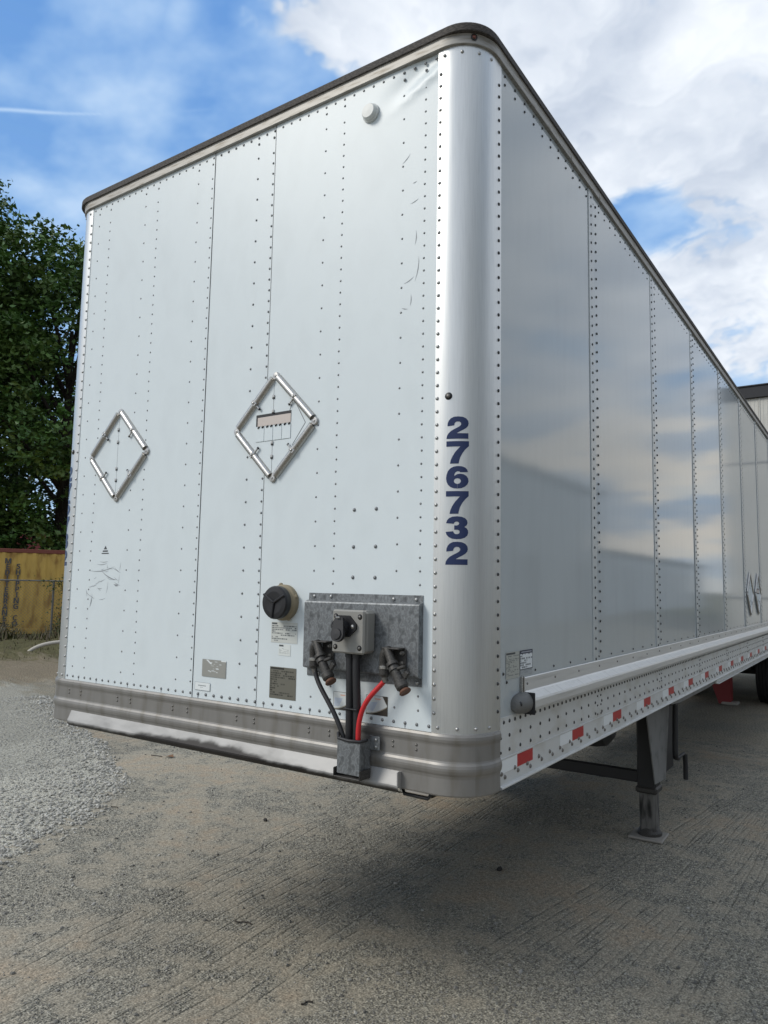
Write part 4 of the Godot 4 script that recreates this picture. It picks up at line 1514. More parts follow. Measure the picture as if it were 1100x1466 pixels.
	# two thick cables down to the channel on the rail
	for e in [[0.805, 0.006], [0.838, -0.004]]:
		var cb := MB.new()
		var x: float = e[0]
		cb.tube(bez(Vector3(x, 1.556, 0.072), Vector3(x + e[1], 1.47, 0.074), Vector3(x + 0.010 - e[1], 1.36, 0.07), Vector3(x - 0.004, 1.215, 0.058), 22), 0.0148, 12)
		obj("cable", cb.mesh(), M.black_rubber, T)
	for y in [1.395, 1.362]:
		var tb := MB.new()
		tb.box(Vector3(0.8235, y, 0.0725), Vector3(0.064, 0.005, 0.036), 0.002)
		if y < 1.38: obj("cable_tie", tb.mesh(), M.black_plastic, T)
	# channel
	var ch := MB.new()
	var cx := 0.826; var w := 0.104; var zf := 0.094; var yt := 1.252; var yb := 1.128
	ch.box(Vector3(cx, (yt + yb) / 2, zf), Vector3(w, yt - yb, 0.004), 0.0012)
	ch.box(Vector3(cx - w / 2 + 0.002, (yt + yb) / 2, zf / 2 + 0.012), Vector3(0.004, yt - yb - 0.001, zf - 0.030), 0.001)
	ch.box(Vector3(cx + w / 2 - 0.002, (yt + yb) / 2, zf / 2 + 0.012), Vector3(0.004, yt - yb - 0.001, zf - 0.030), 0.001)
	ch.box(Vector3(cx + w / 2 + 0.020, 1.240, 0.028), Vector3(0.044, 0.050, 0.003), 0.001)
	var chan := obj("cable_channel", ch.mesh(), M.galvanised, T)
	for y in [1.253, 1.227]:
		var bb := MB.new()
		bb.dome(Vector3(cx + w / 2 + 0.026, y, 0.0297), F, 0.0068, 0.005, 10)
		obj("bolt", bb.mesh(), M.rivet_bright, chan)
	var br := MB.new()
	br.box(Vector3(cx - 0.002, 1.117, 0.070), Vector3(w + 0.020, 0.005, 0.070), 0.002)
	br.box(Vector3(cx - w / 2 - 0.008, 1.132, 0.070), Vector3(0.005, 0.034, 0.070), 0.002)
	br.box(Vector3(cx + w / 2 + 0.006, 1.132, 0.070), Vector3(0.005, 0.034, 0.070), 0.002)
	obj("channel_cradle", br.mesh(), M.dark_iron, chan)
	var lip := MB.new()
	lip.tube(PackedVector3Array([Vector3(cx - w / 2 - 0.012, 1.268, 0.075), Vector3(cx - w / 2 + 0.004, 1.254, 0.094), Vector3(cx, 1.250, 0.098), Vector3(cx + w / 2, 1.252, 0.096), Vector3(cx + w / 2 + 0.006, 1.254, 0.06)]), 0.0062, 8)
	obj("rubber_edging", lip.mesh(), M.black_rubber, chan)
	# air couplings
	glad_hand(T, Vector3(0.640, 1.596, 0.031))
	glad_hand(T, Vector3(0.974, 1.590, 0.031))
	var hb := MB.new()
	hb.tube(bez(Vector3(0.622, 1.497, 0.052), Vector3(0.632, 1.42, 0.060), Vector3(0.745, 1.37, 0.074), Vector3(0.788, 1.225, 0.064), 22), 0.0095, 10)
	obj("black_hose", hb.mesh(), M.black_rubber, T)
	var rb := MB.new()
	rb.tube(bez(Vector3(0.950, 1.470, 0.055), Vector3(0.905, 1.415, 0.066), Vector3(0.842, 1.385, 0.080), Vector3(0.858, 1.220, 0.076), 22), 0.0095, 12)
	obj("red_hose", rb.mesh(), M.hose_red, T)
	# round document or vent housing with a black cap
	var vb := MB.new()
	var vc := Vector3(0.410, 1.745, 0.0)
	vb.lathe([Vector2(0.074, 0.0), Vector2(0.075, 0.022), Vector2(0.069, 0.028), Vector2(0.067, 0.040), Vector2(0.0, 0.040)], 30, Transform3D(FX, vc))
	for a in [0.35, 1.75, 3.6, 5.2]:
		vb.box(vc + Vector3(cos(a) * 0.074, sin(a) * 0.074, 0.016), Vector3(0.016, 0.016, 0.014), 0.004, Basis(F, a))
	var vent := obj("vent_housing", vb.mesh(), M.beige_ring, T)
	var kb := MB.new()
	kb.lathe([Vector2(0.067, 0.038), Vector2(0.0685, 0.044), Vector2(0.0685, 0.064), Vector2(0.064, 0.071), Vector2(0.046, 0.073), Vector2(0.0, 0.070)], 30, Transform3D(FX, vc))
	var cap := obj("vent_cap", kb.mesh(), M.black_plastic, vent)
	for a in [0.5, 2.6, 4.6]:
		var wb := MB.new()
		wb.box(vc + Vector3(cos(a) * 0.033, sin(a) * 0.033, 0.074), Vector3(0.066, 0.010, 0.010), 0.003, Basis(F, a))
		obj("cap_rib", wb.mesh(), M.black_plastic, vent)

func glad_hand(T: Node3D, at: Vector3) -> void:
	var root := part_root(T, "glad_hand")
	root.position = at
	var F := Vector3(0, 0, 1)
	var br := MB.new()
	br.box(Vector3(0.032, -0.032, 0.004), Vector3(0.058, 0.070, 0.008), 0.003)
	br.box(Vector3(0.018, 0.004, 0.026), Vector3(0.075, 0.006, 0.046), 0.002)
	obj("bracket", br.mesh(), M.dark_iron, root)
	for p in [Vector2(0.048, -0.012), Vector2(0.046, -0.050)]:
		var nb := MB.new()
		nb.lathe([Vector2(0.009, 0.0), Vector2(0.009, 0.008), Vector2(0.005, 0.009), Vector2(0.005, 0.016), Vector2(0.0, 0.016)], 6, Transform3D(Basis(Vector3.RIGHT, PI / 2), Vector3(p.x, p.y, 0.008)))
		obj("nut", nb.mesh(), M.bolt_steel, root)
	# inlet elbow with its clamp
	var el := MB.new()
	el.tube(bez(Vector3(0.004, -0.004, 0.030), Vector3(-0.022, -0.006, 0.034), Vector3(-0.024, -0.03, 0.030), Vector3(-0.022, -0.066, 0.024), 8), 0.0165, 12)
	el.lathe([Vector2(0.0, -0.046), Vector2(0.014, -0.046), Vector2(0.019, -0.036), Vector2(0.019, 0.0), Vector2(0.014, 0.004)], 12, Transform3D(Basis.IDENTITY, Vector3(-0.022, -0.056, 0.024)))
	obj("inlet", el.mesh(), M.dark_iron, root)
	var cl := MB.new()
	cl.lathe([Vector2(0.0202, -0.006), Vector2(0.0212, -0.005), Vector2(0.0212, 0.005), Vector2(0.0202, 0.006)], 14, Transform3D(Basis.IDENTITY, Vector3(-0.022, -0.066, 0.024)))
	obj("clamp", cl.mesh(), M.steel_bright, root)
	var fe := MB.new()
	fe.tube(bez(Vector3(-0.020, -0.098, 0.024), Vector3(-0.020, -0.108, 0.024), Vector3(-0.018, -0.112, 0.022), Vector3(-0.016, -0.120, 0.021), 5), 0.0115, 10)
	obj("hose_end", fe.mesh(), M.bolt_steel, root)
	# swivel body slanting down to the right, head and seal
	var bd := MB.new()
	bd.tube(PackedVector3Array([Vector3(-0.004, 0.002, 0.034), Vector3(0.026, -0.044, 0.046), Vector3(0.044, -0.070, 0.054)]), 0.0165, 14, true, 0.0165)
	bd.tube(PackedVector3Array([Vector3(0.026, -0.046, 0.047), Vector3(0.033, -0.056, 0.050)]), 0.0225, 14)
	bd.tube(PackedVector3Array([Vector3(0.038, -0.062, 0.052), Vector3(0.045, -0.072, 0.055)]), 0.0205, 14)
	bd.tube(PackedVector3Array([Vector3(0.044, -0.070, 0.054), Vector3(0.072, -0.112, 0.060)]), 0.0165, 14, true, 0.0185)
	obj("coupling_body", bd.mesh(), M.dark_iron, root)
	var hd := MB.new()
	var dir := Vector3(0.62, -0.74, 0.12).normalized()
	var bs := Basis(Quaternion(Vector3.UP, dir))
	hd.lathe([Vector2(0.0, -0.020), Vector2(0.018, -0.018), Vector2(0.0235, -0.010), Vector2(0.0235, 0.008), Vector2(0.019, 0.015), Vector2(0.014, 0.017)], 18, Transform3D(bs, Vector3(0.078, -0.120, 0.060)))
	hd.box(Vector3(0.084, -0.088, 0.048), Vector3(0.022, 0.040, 0.014), 0.004, Basis(F, -0.6))
	hd.box(Vector3(0.064, -0.062, 0.056), Vector3(0.050, 0.012, 0.016), 0.004, Basis(F, 0.35))
	hd.box(Vector3(0.090, -0.074, 0.040), Vector3(0.014, 0.024, 0.012), 0.003, Basis(F, 0.5))
	obj("coupling_head", hd.mesh(), M.dark_iron, root)
	var sl := MB.new()
	sl.lathe([Vector2(0.0, 0.014), Vector2(0.013, 0.015), Vector2(0.019, 0.020), Vector2(0.023, 0.027), Vector2(0.021, 0.031), Vector2(0.012, 0.029), Vector2(0.0, 0.029)], 16, Transform3D(bs, Vector3(0.078, -0.120, 0.060)))
	obj("seal", sl.mesh(), M.seal_rust, root)

func make_labels(T: Node3D) -> void:
	var W := Color(0.86, 0.88, 0.87)
	var K := Color(0.18, 0.2, 0.22)
	label_plate("certificate_label", 0.337, 0.482, 1.577, 1.662, sticker(150, 90, Color(0.76, 0.77, 0.75), K, 9, 0.22, 1), 0.5, 0.0, T)
	label_plate("small_label", 0.381, 0.447, 1.525, 1.572, sticker(66, 48, Color(0.82, 0.84, 0.83), K, 7, 0.4, 2), 0.5, 0.0, T)
	label_plate("data_plate", 0.337, 0.482, 1.348, 1.477, sticker(150, 132, Color(0.47, 0.46, 0.42), Color(0.2, 0.2, 0.19), 12, 0.55, 3), 0.45, 0.55, T)
	for e in [[0.677, 0.762, 1.337, 1.406], [0.835, 0.934, 1.336, 1.408]]:
		var im := Image.create(128, 96, false, Image.FORMAT_RGB8)
		im.fill(Color(0.80, 0.82, 0.82))
		for y in 96:
			for x in 128:
				var curve := 88.0 - 0.0026 * x * x
				if x - y * 0.62 > 96.0 or y > curve + 5.0 or x > 124:
					im.set_pixel(x, y, Color(0.25, 0.235, 0.205))
				elif y > curve:
					im.set_pixel(x, y, Color(0.60, 0.585, 0.53))
		im.fill_rect(Rect2i(52, 14, 36, 3), Color(0.80, 0.55, 0.45))
		im.fill_rect(Rect2i(54, 18, 32, 2), Color(0.82, 0.60, 0.52))
		for r in 9:
			im.fill_rect(Rect2i(8, 34 + r * 5, 60 - r * 3, 2), Color(0.56, 0.64, 0.78))
		im.fill_rect(Rect2i(0, 0, 128, 2), Color(0.3, 0.3, 0.28))
		im.fill_rect(Rect2i(0, 0, 2, 96), Color(0.3, 0.3, 0.28))
		label_plate("caution_label", e[0], e[1], e[2], e[3], ImageTexture.create_from_image(im), 0.4, 0.0, T)
	# worn grey sticker, partly peeled off
	var gi := Image.create(120, 96, false, Image.FORMAT_RGB8)
	gi.fill(Color(0.565, 0.565, 0.545))
	var rng := RandomNumberGenerator.new()
	rng.seed = 9
	for k in 16:
		var x := rng.randi_range(28, 88)
		var y := rng.randi_range(8, 78)
		gi.fill_rect(Rect2i(x, y, rng.randi_range(6, 18), rng.randi_range(2, 5)), Color(0.80, 0.82, 0.82))
	for k in 22:
		gi.fill_rect(Rect2i(20 + k, 2 + k, 9, 2), Color(0.84, 0.86, 0.86))
	gi.fill_rect(Rect2i(96, 0, 24, 7), Color(0.84, 0.86, 0.86))
	label_plate("peeled_sticker", -0.076, 0.075, 1.403, 1.479, ImageTexture.create_from_image(gi), 0.5, 0.0, T)
	var ti := Image.create(96, 44, false, Image.FORMAT_RGB8)
	ti.fill(Color(0.60, 0.63, 0.64))
	ti.fill_rect(Rect2i(2, 2, 92, 40), Color(0.86, 0.88, 0.88))
	for k in 10:
		ti.fill_rect(Rect2i(22 + k * 5, 16, 4, 4), Color(0.35, 0.37, 0.39))
	ti.fill_rect(Rect2i(34, 26, 18, 2), Color(0.5, 0.52, 0.54))
	label_plate("number_label", -0.120, -0.020, 1.339, 1.375, ImageTexture.create_from_image(ti), 0.5, 0.0, T)
	label_plate("side_certificate", -0.254, -0.378, 1.478, 1.578, sticker(120, 100, Color(0.66, 0.67, 0.64), K, 13, 0.7, 4), 0.5, 0.0, T, true)
	var si := sticker(120, 96, Color(0.84, 0.86, 0.87), K, 8, 0.0, 5).get_image()
	si.fill_rect(Rect2i(0, 0, 120, 18), Color(0.16, 0.18, 0.25))
	for k in 14:
		si.fill_rect(Rect2i(14 + k * 7, 6, 5, 6), Color(0.7, 0.72, 0.75))
	si.fill_rect(Rect2i(0, 0, 3, 96), Color(0.16, 0.18, 0.25))
	si.fill_rect(Rect2i(117, 0, 3, 96), Color(0.16, 0.18, 0.25))
	si.fill_rect(Rect2i(0, 93, 120, 3), Color(0.16, 0.18, 0.25))
	label_plate("side_notice", -0.383, -0.509, 1.503, 1.578, ImageTexture.create_from_image(si), 0.5, 0.0, T, true)
	label_plate("side_footnote", -0.383, -0.509, 1.482, 1.500, sticker(120, 30, Color(0.62, 0.64, 0.65), K, 4, 0.0, 6), 0.5, 0.0, T, true)

# ------------------------------------------------------------------ underside
func make_underside(T: Node3D) -> void:
	var mb := MB.new()
	mb.box(Vector3(0, 1.215, ZE / 2 - 0.08), Vector3(HW * 2 - 0.03, 0.03, -ZE - 0.2))
	obj("floor_deck", mb.mesh(), M.deck_wood, T)
	var cm := MB.new()
	cm.box(Vector3(0, 0.05, 0), Vector3(2.44, 0.006, 0.06))
	cm.box(Vector3(0, -0.05, 0), Vector3(2.44, 0.006, 0.06))
	cm.box(Vector3(0, 0, 0), Vector3(2.44, 0.094, 0.006))
	var cmesh := cm.mesh()
	var z := -1.6
	while z > ZE + 0.2:
		var o := obj("crossmember", cmesh, M.chassis_black, T)
		o.position = Vector3(0, 1.145, z)
		z -= 0.305
	var kp := MB.new()
	kp.box(Vector3(0, 1.105, -0.76), Vector3(1.9, 0.05, 1.40), 0.004)
	obj("coupler_plate", kp.mesh(), M.chassis_black, T)
	var pin := MB.new()
	pin.lathe([Vector2(0.0, -0.085), Vector2(0.036, -0.085), Vector2(0.036, -0.06), Vector2(0.025, -0.05), Vector2(0.025, 0.0)], 16, Transform3D(Basis.IDENTITY, Vector3(0, 1.08, -0.91)))
	obj("king_pin", pin.mesh(), M.bolt_steel, T)
	var lp := MB.new()
	lp.tube(PackedVector3Array([Vector3(0.985, 1.085, -0.03), Vector3(1.0, 1.066, -0.02), Vector3(1.10, 1.064, -0.02), Vector3(1.112, 1.085, -0.03)]), 0.007, 8)
	lp.tube(PackedVector3Array([Vector3(1.0, 1.072, -0.07), Vector3(1.10, 1.070, -0.07)]), 0.006, 8)
	obj("pull_handle", lp.mesh(), M.chassis_black, T)
	# landing legs
	for side in [1.0, -1.0]:
		var sx: float = side
		var lg := MB.new()
		lg.box(Vector3(sx * 0.975, 0.735, -3.50), Vector3(0.135, 0.76, 0.150), 0.012)
		var leg := obj("landing_leg", lg.mesh(), M.chassis_black, T)
		var co := MB.new()
		co.box(Vector3(sx * 0.975, 0.352, -3.50), Vector3(0.158, 0.050, 0.172), 0.012)
		obj("collar", co.mesh(), M.dark_iron, leg)
		var inn := MB.new()
		inn.box(Vector3(sx * 0.975, 0.205, -3.50), Vector3(0.118, 0.33, 0.128), 0.014)
		obj("inner_tube", inn.mesh(), M.leg_dirty, leg)
		var bt := MB.new()
		bt.lathe([Vector2(0.088, 0.0), Vector2(0.088, 0.02), Vector2(0.072, 0.045), Vector2(0.060, 0.06)], 16, Transform3D(Basis(Vector3.UP, 0.3), Vector3(sx * 0.975, 0.022, -3.50)))
		obj("ankle", bt.mesh(), M.dark_iron, leg)
		var ft := MB.new()
		ft.box(Vector3(sx * 0.970, 0.012, -3.485), Vector3(0.245, 0.018, 0.245), 0.006, Basis(Vector3.UP, 0.02))
		obj("foot_plate", ft.mesh(), M.foot_steel, leg)
		var gs := MB.new()
		var gx := sx * 1.050
		gs.prism(PackedVector2Array([Vector2(3.10, 1.09), Vector2(3.86, 1.09), Vector2(3.80, 0.84), Vector2(3.67, 0.40), Vector2(3.36, 0.42)]), 0.008, Transform3D(Basis(Vector3(0, 0, -1), Vector3.UP, Vector3(1, 0, 0)), Vector3(gx, 0, 0)))
		obj("gusset", gs.mesh(), M.gusset_grey, leg)
		var g2 := MB.new()
		g2.box(Vector3(sx * 0.99, 0.75, -3.80), Vector3(0.10, 0.66, 0.42), 0.01)
		obj("brace_web", g2.mesh(), M.chassis_black, leg)
		if side > 0:
			var ck := MB.new()
			ck.tube(PackedVector3Array([Vector3(1.12, 1.06, -3.76), Vector3(1.12, 0.93, -3.75), Vector3(1.12, 0.60, -3.72), Vector3(1.12, 0.555, -3.73), Vector3(1.12, 0.540, -3.80)]), 0.021, 10)
			ck.tube(PackedVector3Array([Vector3(1.12, 0.540, -3.78), Vector3(1.12, 0.535, -4.02), Vector3(1.12, 0.51, -4.05)]), 0.012, 10)
			obj("crank", ck.mesh(), M.chassis_black, leg)
			var ch := MB.new()
			ch.tube(PackedVector3Array([Vector3(1.12, 0.52, -4.05), Vector3(1.12, 0.44, -4.06), Vector3(1.12, 0.36, -4.06), Vector3(1.12, 0.325, -4.06)]), 0.019, 10)
			obj("crank_handle", ch.mesh(), M.black_rubber, leg)
			var sp := MB.new()
			sp.box(Vector3(1.115, 0.965, -3.78), Vector3(0.05, 0.03, 0.20), 0.005)
			obj("crank_hook", sp.mesh(), M.chassis_black, leg)
	var xb := MB.new()
	xb.box(Vector3(0, 0.435, -3.47), Vector3(1.84, 0.085, 0.05), 0.006)
	obj("cross_brace", xb.mesh(), M.chassis_black, T)
	var at := MB.new()
	at.lathe([Vector2(0, -0.36), Vector2(0.07, -0.345), Vector2(0.125, -0.30), Vector2(0.14, -0.24), Vector2(0.14, 0.24), Vector2(0.125, 0.30), Vector2(0.07, 0.345), Vector2(0, 0.36)], 24, Transform3D(Basis(Vector3(0, 0, 1), -PI / 2), Vector3(0.60, 0.90, -2.75)))
	obj("air_tank", at.mesh(), M.chassis_black, T)
	# slider rails and the bright skirt rail behind the landing legs
	for side in [1.0, -1.0]:
		var sr := MB.new()
		sr.box(Vector3(side * 1.270, 1.066, (-4.58 + ZE) / 2), Vector3(0.020, 0.050, -4.58 - ZE), 0.002)
		sr.box(Vector3(side * 1.280, 1.044, (-4.58 + ZE) / 2), Vector3(0.036, 0.006, -4.58 - ZE), 0.001)
		var outer := obj("lower_side_rail", sr.mesh(), M.kick_sheet, T)
		var tp := MB.new()
		tp.prism(PackedVector2Array([Vector2(3.0, 1.09), Vector2(4.575, 1.09), Vector2(4.575, 1.046), Vector2(4.3, 1.038), Vector2(3.25, 1.040), Vector2(3.0, 1.055)]), 0.02, Transform3D(Basis(Vector3(0, 0, -1), Vector3.UP, Vector3(1, 0, 0)), Vector3(side * 1.255 - 0.01, 0, 0)))
		obj("tapered_end", tp.mesh(), M.gusset_grey, outer)
		var sl := MB.new()
		sl.box(Vector3(side * 0.56, 1.02, -12.6), Vector3(0.10, 0.15, 5.2), 0.01)
		obj("slider_rail", sl.mesh(), M.chassis_black, T)
	# tandem axles
	for az in [-11.72, -12.96]:
		var ab := MB.new()
		ab.tube(PackedVector3Array([Vector3(-1.2, 0.52, az), Vector3(1.2, 0.52, az)]), 0.065, 14)
		ab.box(Vector3(0.56, 0.73, az), Vector3(0.16, 0.42, 0.5), 0.02)
		ab.box(Vector3(-0.56, 0.73, az), Vector3(0.16, 0.42, 0.5), 0.02)
		obj("axle", ab.mesh(), M.chassis_black, T)
		for wx in [0.845, 1.155, -0.845, -1.155]:
			wheel(T, Vector3(wx, 0.505, az))
	for side in [1.0, -1.0]:
		var fb := MB.new()
		fb.box(Vector3(side * 0.99, 0.68, -13.75), Vector3(0.62, 0.80, 0.008), 0.002)
		obj("mudflap", fb.mesh(), M.mudflap_black, T)

func wheel(T: Node3D, at: Vector3) -> void:
	var tb := MB.new()
	var prof := [Vector2(0.29, -0.10), Vector2(0.32, -0.125), Vector2(0.42, -0.135), Vector2(0.475, -0.125), Vector2(0.500, -0.105)]
	for k in 5:
		var x := -0.095 + k * 0.0475
		prof.append(Vector2(0.505, x - 0.014))
		prof.append(Vector2(0.505, x + 0.014))
		if k < 4:
			prof.append(Vector2(0.490, x + 0.017))
			prof.append(Vector2(0.490, x + 0.030))
	prof.append_array([Vector2(0.500, 0.110), Vector2(0.475, 0.125), Vector2(0.42, 0.135), Vector2(0.32, 0.125), Vector2(0.29, 0.10)])
	tb.lathe(prof, 40, Transform3D(Basis(Vector3(0, 0, 1), -PI / 2), at))
	var w := obj("wheel", tb.mesh(), M.tyre, T)
	var rb := MB.new()
	rb.lathe([Vector2(0.0, -0.06), Vector2(0.10, -0.06), Vector2(0.12, 0.0), Vector2(0.24, 0.02), Vector2(0.29, 0.10)], 28, Transform3D(Basis(Vector3(0, 0, 1), -PI / 2), at))
	obj("rim", rb.mesh(), M.cap_white, w)
	var r2 := MB.new()
	r2.lathe([Vector2(0.29, -0.10), Vector2(0.25, -0.04), Vector2(0.24, 0.018)], 28, Transform3D(Basis(Vector3(0, 0, 1), -PI / 2), at))
	obj("rim_well", r2.mesh(), M.chassis_black, w)

# ------------------------------------------------------------------ the yard around
const VIEW := Vector3(-0.865, 0, -0.502)       # towards the fence, seen from the photographer
const ALONG := Vector3(0.502, 0, -0.865)       # along the fence, to the right

func yard_basis() -> Basis:
	return Basis(ALONG, Vector3.UP, -VIEW)     # local x runs along the fence, z points back to the photographer

func yard_at(dist: float, along: float, y: float) -> Vector3:
	return Vector3(2.473, y, 2.315) + VIEW * dist + ALONG * along

func container(called: String, label: String, m: Material, at: Vector3, turn: Basis) -> Node3D:
	var T := thing(called, label, "shipping container", at)
	T.basis = turn
	var L := 12.19; var H := 2.59; var D := 2.44
	var mb := MB.new()
	var x := -L / 2 + 0.15
	while x < L / 2 - 0.3:
		var z := D / 2
		var pts := [Vector2(0.0, -0.036), Vector2(0.072, -0.036), Vector2(0.140, 0.0), Vector2(0.212, 0.0), Vector2(0.280, -0.036)]
		for k in 4:
			var a := Vector3(x + pts[k].x, 0.16, z + pts[k].y - 0.01); var b := Vector3(x + pts[k + 1].x, 0.16, z + pts[k + 1].y - 0.01)
			mb.q(a, b, b + Vector3(0, H - 0.28, 0), a + Vector3(0, H - 0.28, 0))
			a.z = -a.z; b.z = -b.z
			mb.q(b, a, a + Vector3(0, H - 0.28, 0), b + Vector3(0, H - 0.28, 0))
		x += 0.280
	mb.box(Vector3(0, H / 2, 0), Vector3(L - 0.3, H - 0.1, D - 0.12))
	obj("wall", mb.mesh(), m, T)
	var fb := MB.new()
	fb.box(Vector3(0, H - 0.06, D / 2 - 0.03), Vector3(L, 0.12, 0.06), 0.01)
	fb.box(Vector3(0, H - 0.06, -D / 2 + 0.03), Vector3(L, 0.12, 0.06), 0.01)
	obj("top_rail", fb.mesh(), M.container_rust if called.begins_with("yellow") else m, T)
	var bb := MB.new()
	bb.box(Vector3(0, 0.08, D / 2 - 0.03), Vector3(L, 0.16, 0.06), 0.01)
	bb.box(Vector3(0, 0.08, -D / 2 + 0.03), Vector3(L, 0.16, 0.06), 0.01)
	obj("bottom_rail", bb.mesh(), m, T)
	for sx in [-1.0, 1.0]:
		var pb := MB.new()
		pb.box(Vector3(sx * (L / 2 - 0.08), H / 2, 0), Vector3(0.16, H, D), 0.01)
		obj("end_frame", pb.mesh(), m, T)
	return T

func make_yard() -> void:
	var bs := yard_basis()
	var yc := container("yellow_container", "weathered yellow shipping container with stacked black letters behind the fence", M.container_yellow, yard_at(26.2, -2.0, 0.19), bs)
	# letters one under the other
	var font := SystemFont.new()
	font.font_names = PackedStringArray(["Droid Sans"])
	font.font_weight = 700
	for col in [["MEDITERRANEAN", -0.29 + 0.0, 2.285, 0.1735], ["SHIPPING CO", 0.0, 2.125, 0.1735]]:
		var y: float = col[2]
		for ch in (col[0] as String):
			if ch != " ":
				var tm := TextMesh.new()
				tm.text = ch
				tm.font = font
				tm.font_size = 24
				tm.pixel_size = 0.0094
				tm.depth = 0.002
				tm.curve_step = 1.0
				var o := obj("letter", tm, M.print_dark, yc)
				o.position = Vector3(col[1] + 2.0 - 0.355, y - 0.07, 1.2135)
			y -= col[3]
	container("red_container", "red shipping container on top of a grey one, under the tree's leaves", M.container_red, yard_at(58.0, -3.0, 2.79), bs)
	container("grey_container", "grey shipping container carrying the red container behind the trees", M.container_grey, yard_at(58.0, -3.0, 0.17), bs)
	# chain-link fence
	var fence := thing("chain_link_fence", "chain-link fence with a steel top rail in front of the yellow container", "fence", yard_at(23.4, 0, 0.15))
	fence.basis = bs
	var mb := MB.new()
	mb.tube(PackedVector3Array([Vector3(-9, 1.67, 0), Vector3(6, 1.67, 0)]), 0.021, 8)
	obj("top_rail", mb.mesh(), M.fence_steel, fence)
	for x in [-8.6, -5.6, -2.55, 0.62, 3.6, 5.9]:
		var pb := MB.new()
		pb.tube(PackedVector3Array([Vector3(x, -0.3, -0.04), Vector3(x, 1.70, -0.04)]), 0.030, 8)
		obj("post", pb.mesh(), M.fence_steel, fence)
	var wb := MB.new()
	var s := -9.0
	while s < 6.0:
		for dirn in [1.0, -1.0]:
			var a := Vector3(s, 0.02, 0.024 + 0.002 * dirn)
			var b := Vector3(s + 1.62 * dirn, 1.64, 0.024 + 0.002 * dirn)
			if b.x < -9.0 or b.x > 6.0: continue
			wb.tube(PackedVector3Array([a, b]), 0.0026, 3, false)
		s += 0.09
	stuff(obj("wire_mesh", wb.mesh(), M.fence_steel, fence))
	make_plants()
	# curved pale pipe lying by the trailer corner
	var pb := MB.new()
	pb.tube(bez(Vector3(-0.55, -0.02, 0), Vector3(-0.40, 0.18, 0.0), Vector3(-0.05, 0.30, 0.05), Vector3(0.6, 0.26, 0.1), 14), 0.045, 10)
	var pipe := obj("bent_pipe", pb.mesh(), M.pale_pipe)
	pipe.position = yard_at(18.9, 0.56, 0.14)
	pipe.basis = bs
	tag(pipe, "pale bent pipe arching out of the ground past the trailer's far corner", "pipe")
	make_far_building()
	make_stand()

func make_stand() -> void:
	var T := thing("support_stand", "dark red tapered stand with a pale foot under the trailer before the wheels", "trailer stand", Vector3(0.27, 0, -11.0))
	var mb := MB.new()
	mb.prism(PackedVector2Array([Vector2(-0.06, 0.02), Vector2(0.11, 0.02), Vector2(0.125, 0.08), Vector2(0.125, 1.03), Vector2(-0.30, 1.03), Vector2(-0.24, 0.55)]), 0.20, Transform3D(Basis.IDENTITY, Vector3(0, 0, -0.1)))
	obj("column", mb.mesh(), M.stand_red, T)
	var fb := MB.new()
	fb.box(Vector3(0.10, 0.03, 0.0), Vector3(0.24, 0.05, 0.26), 0.015)
	obj("foot", fb.mesh(), M.foot_steel, T)

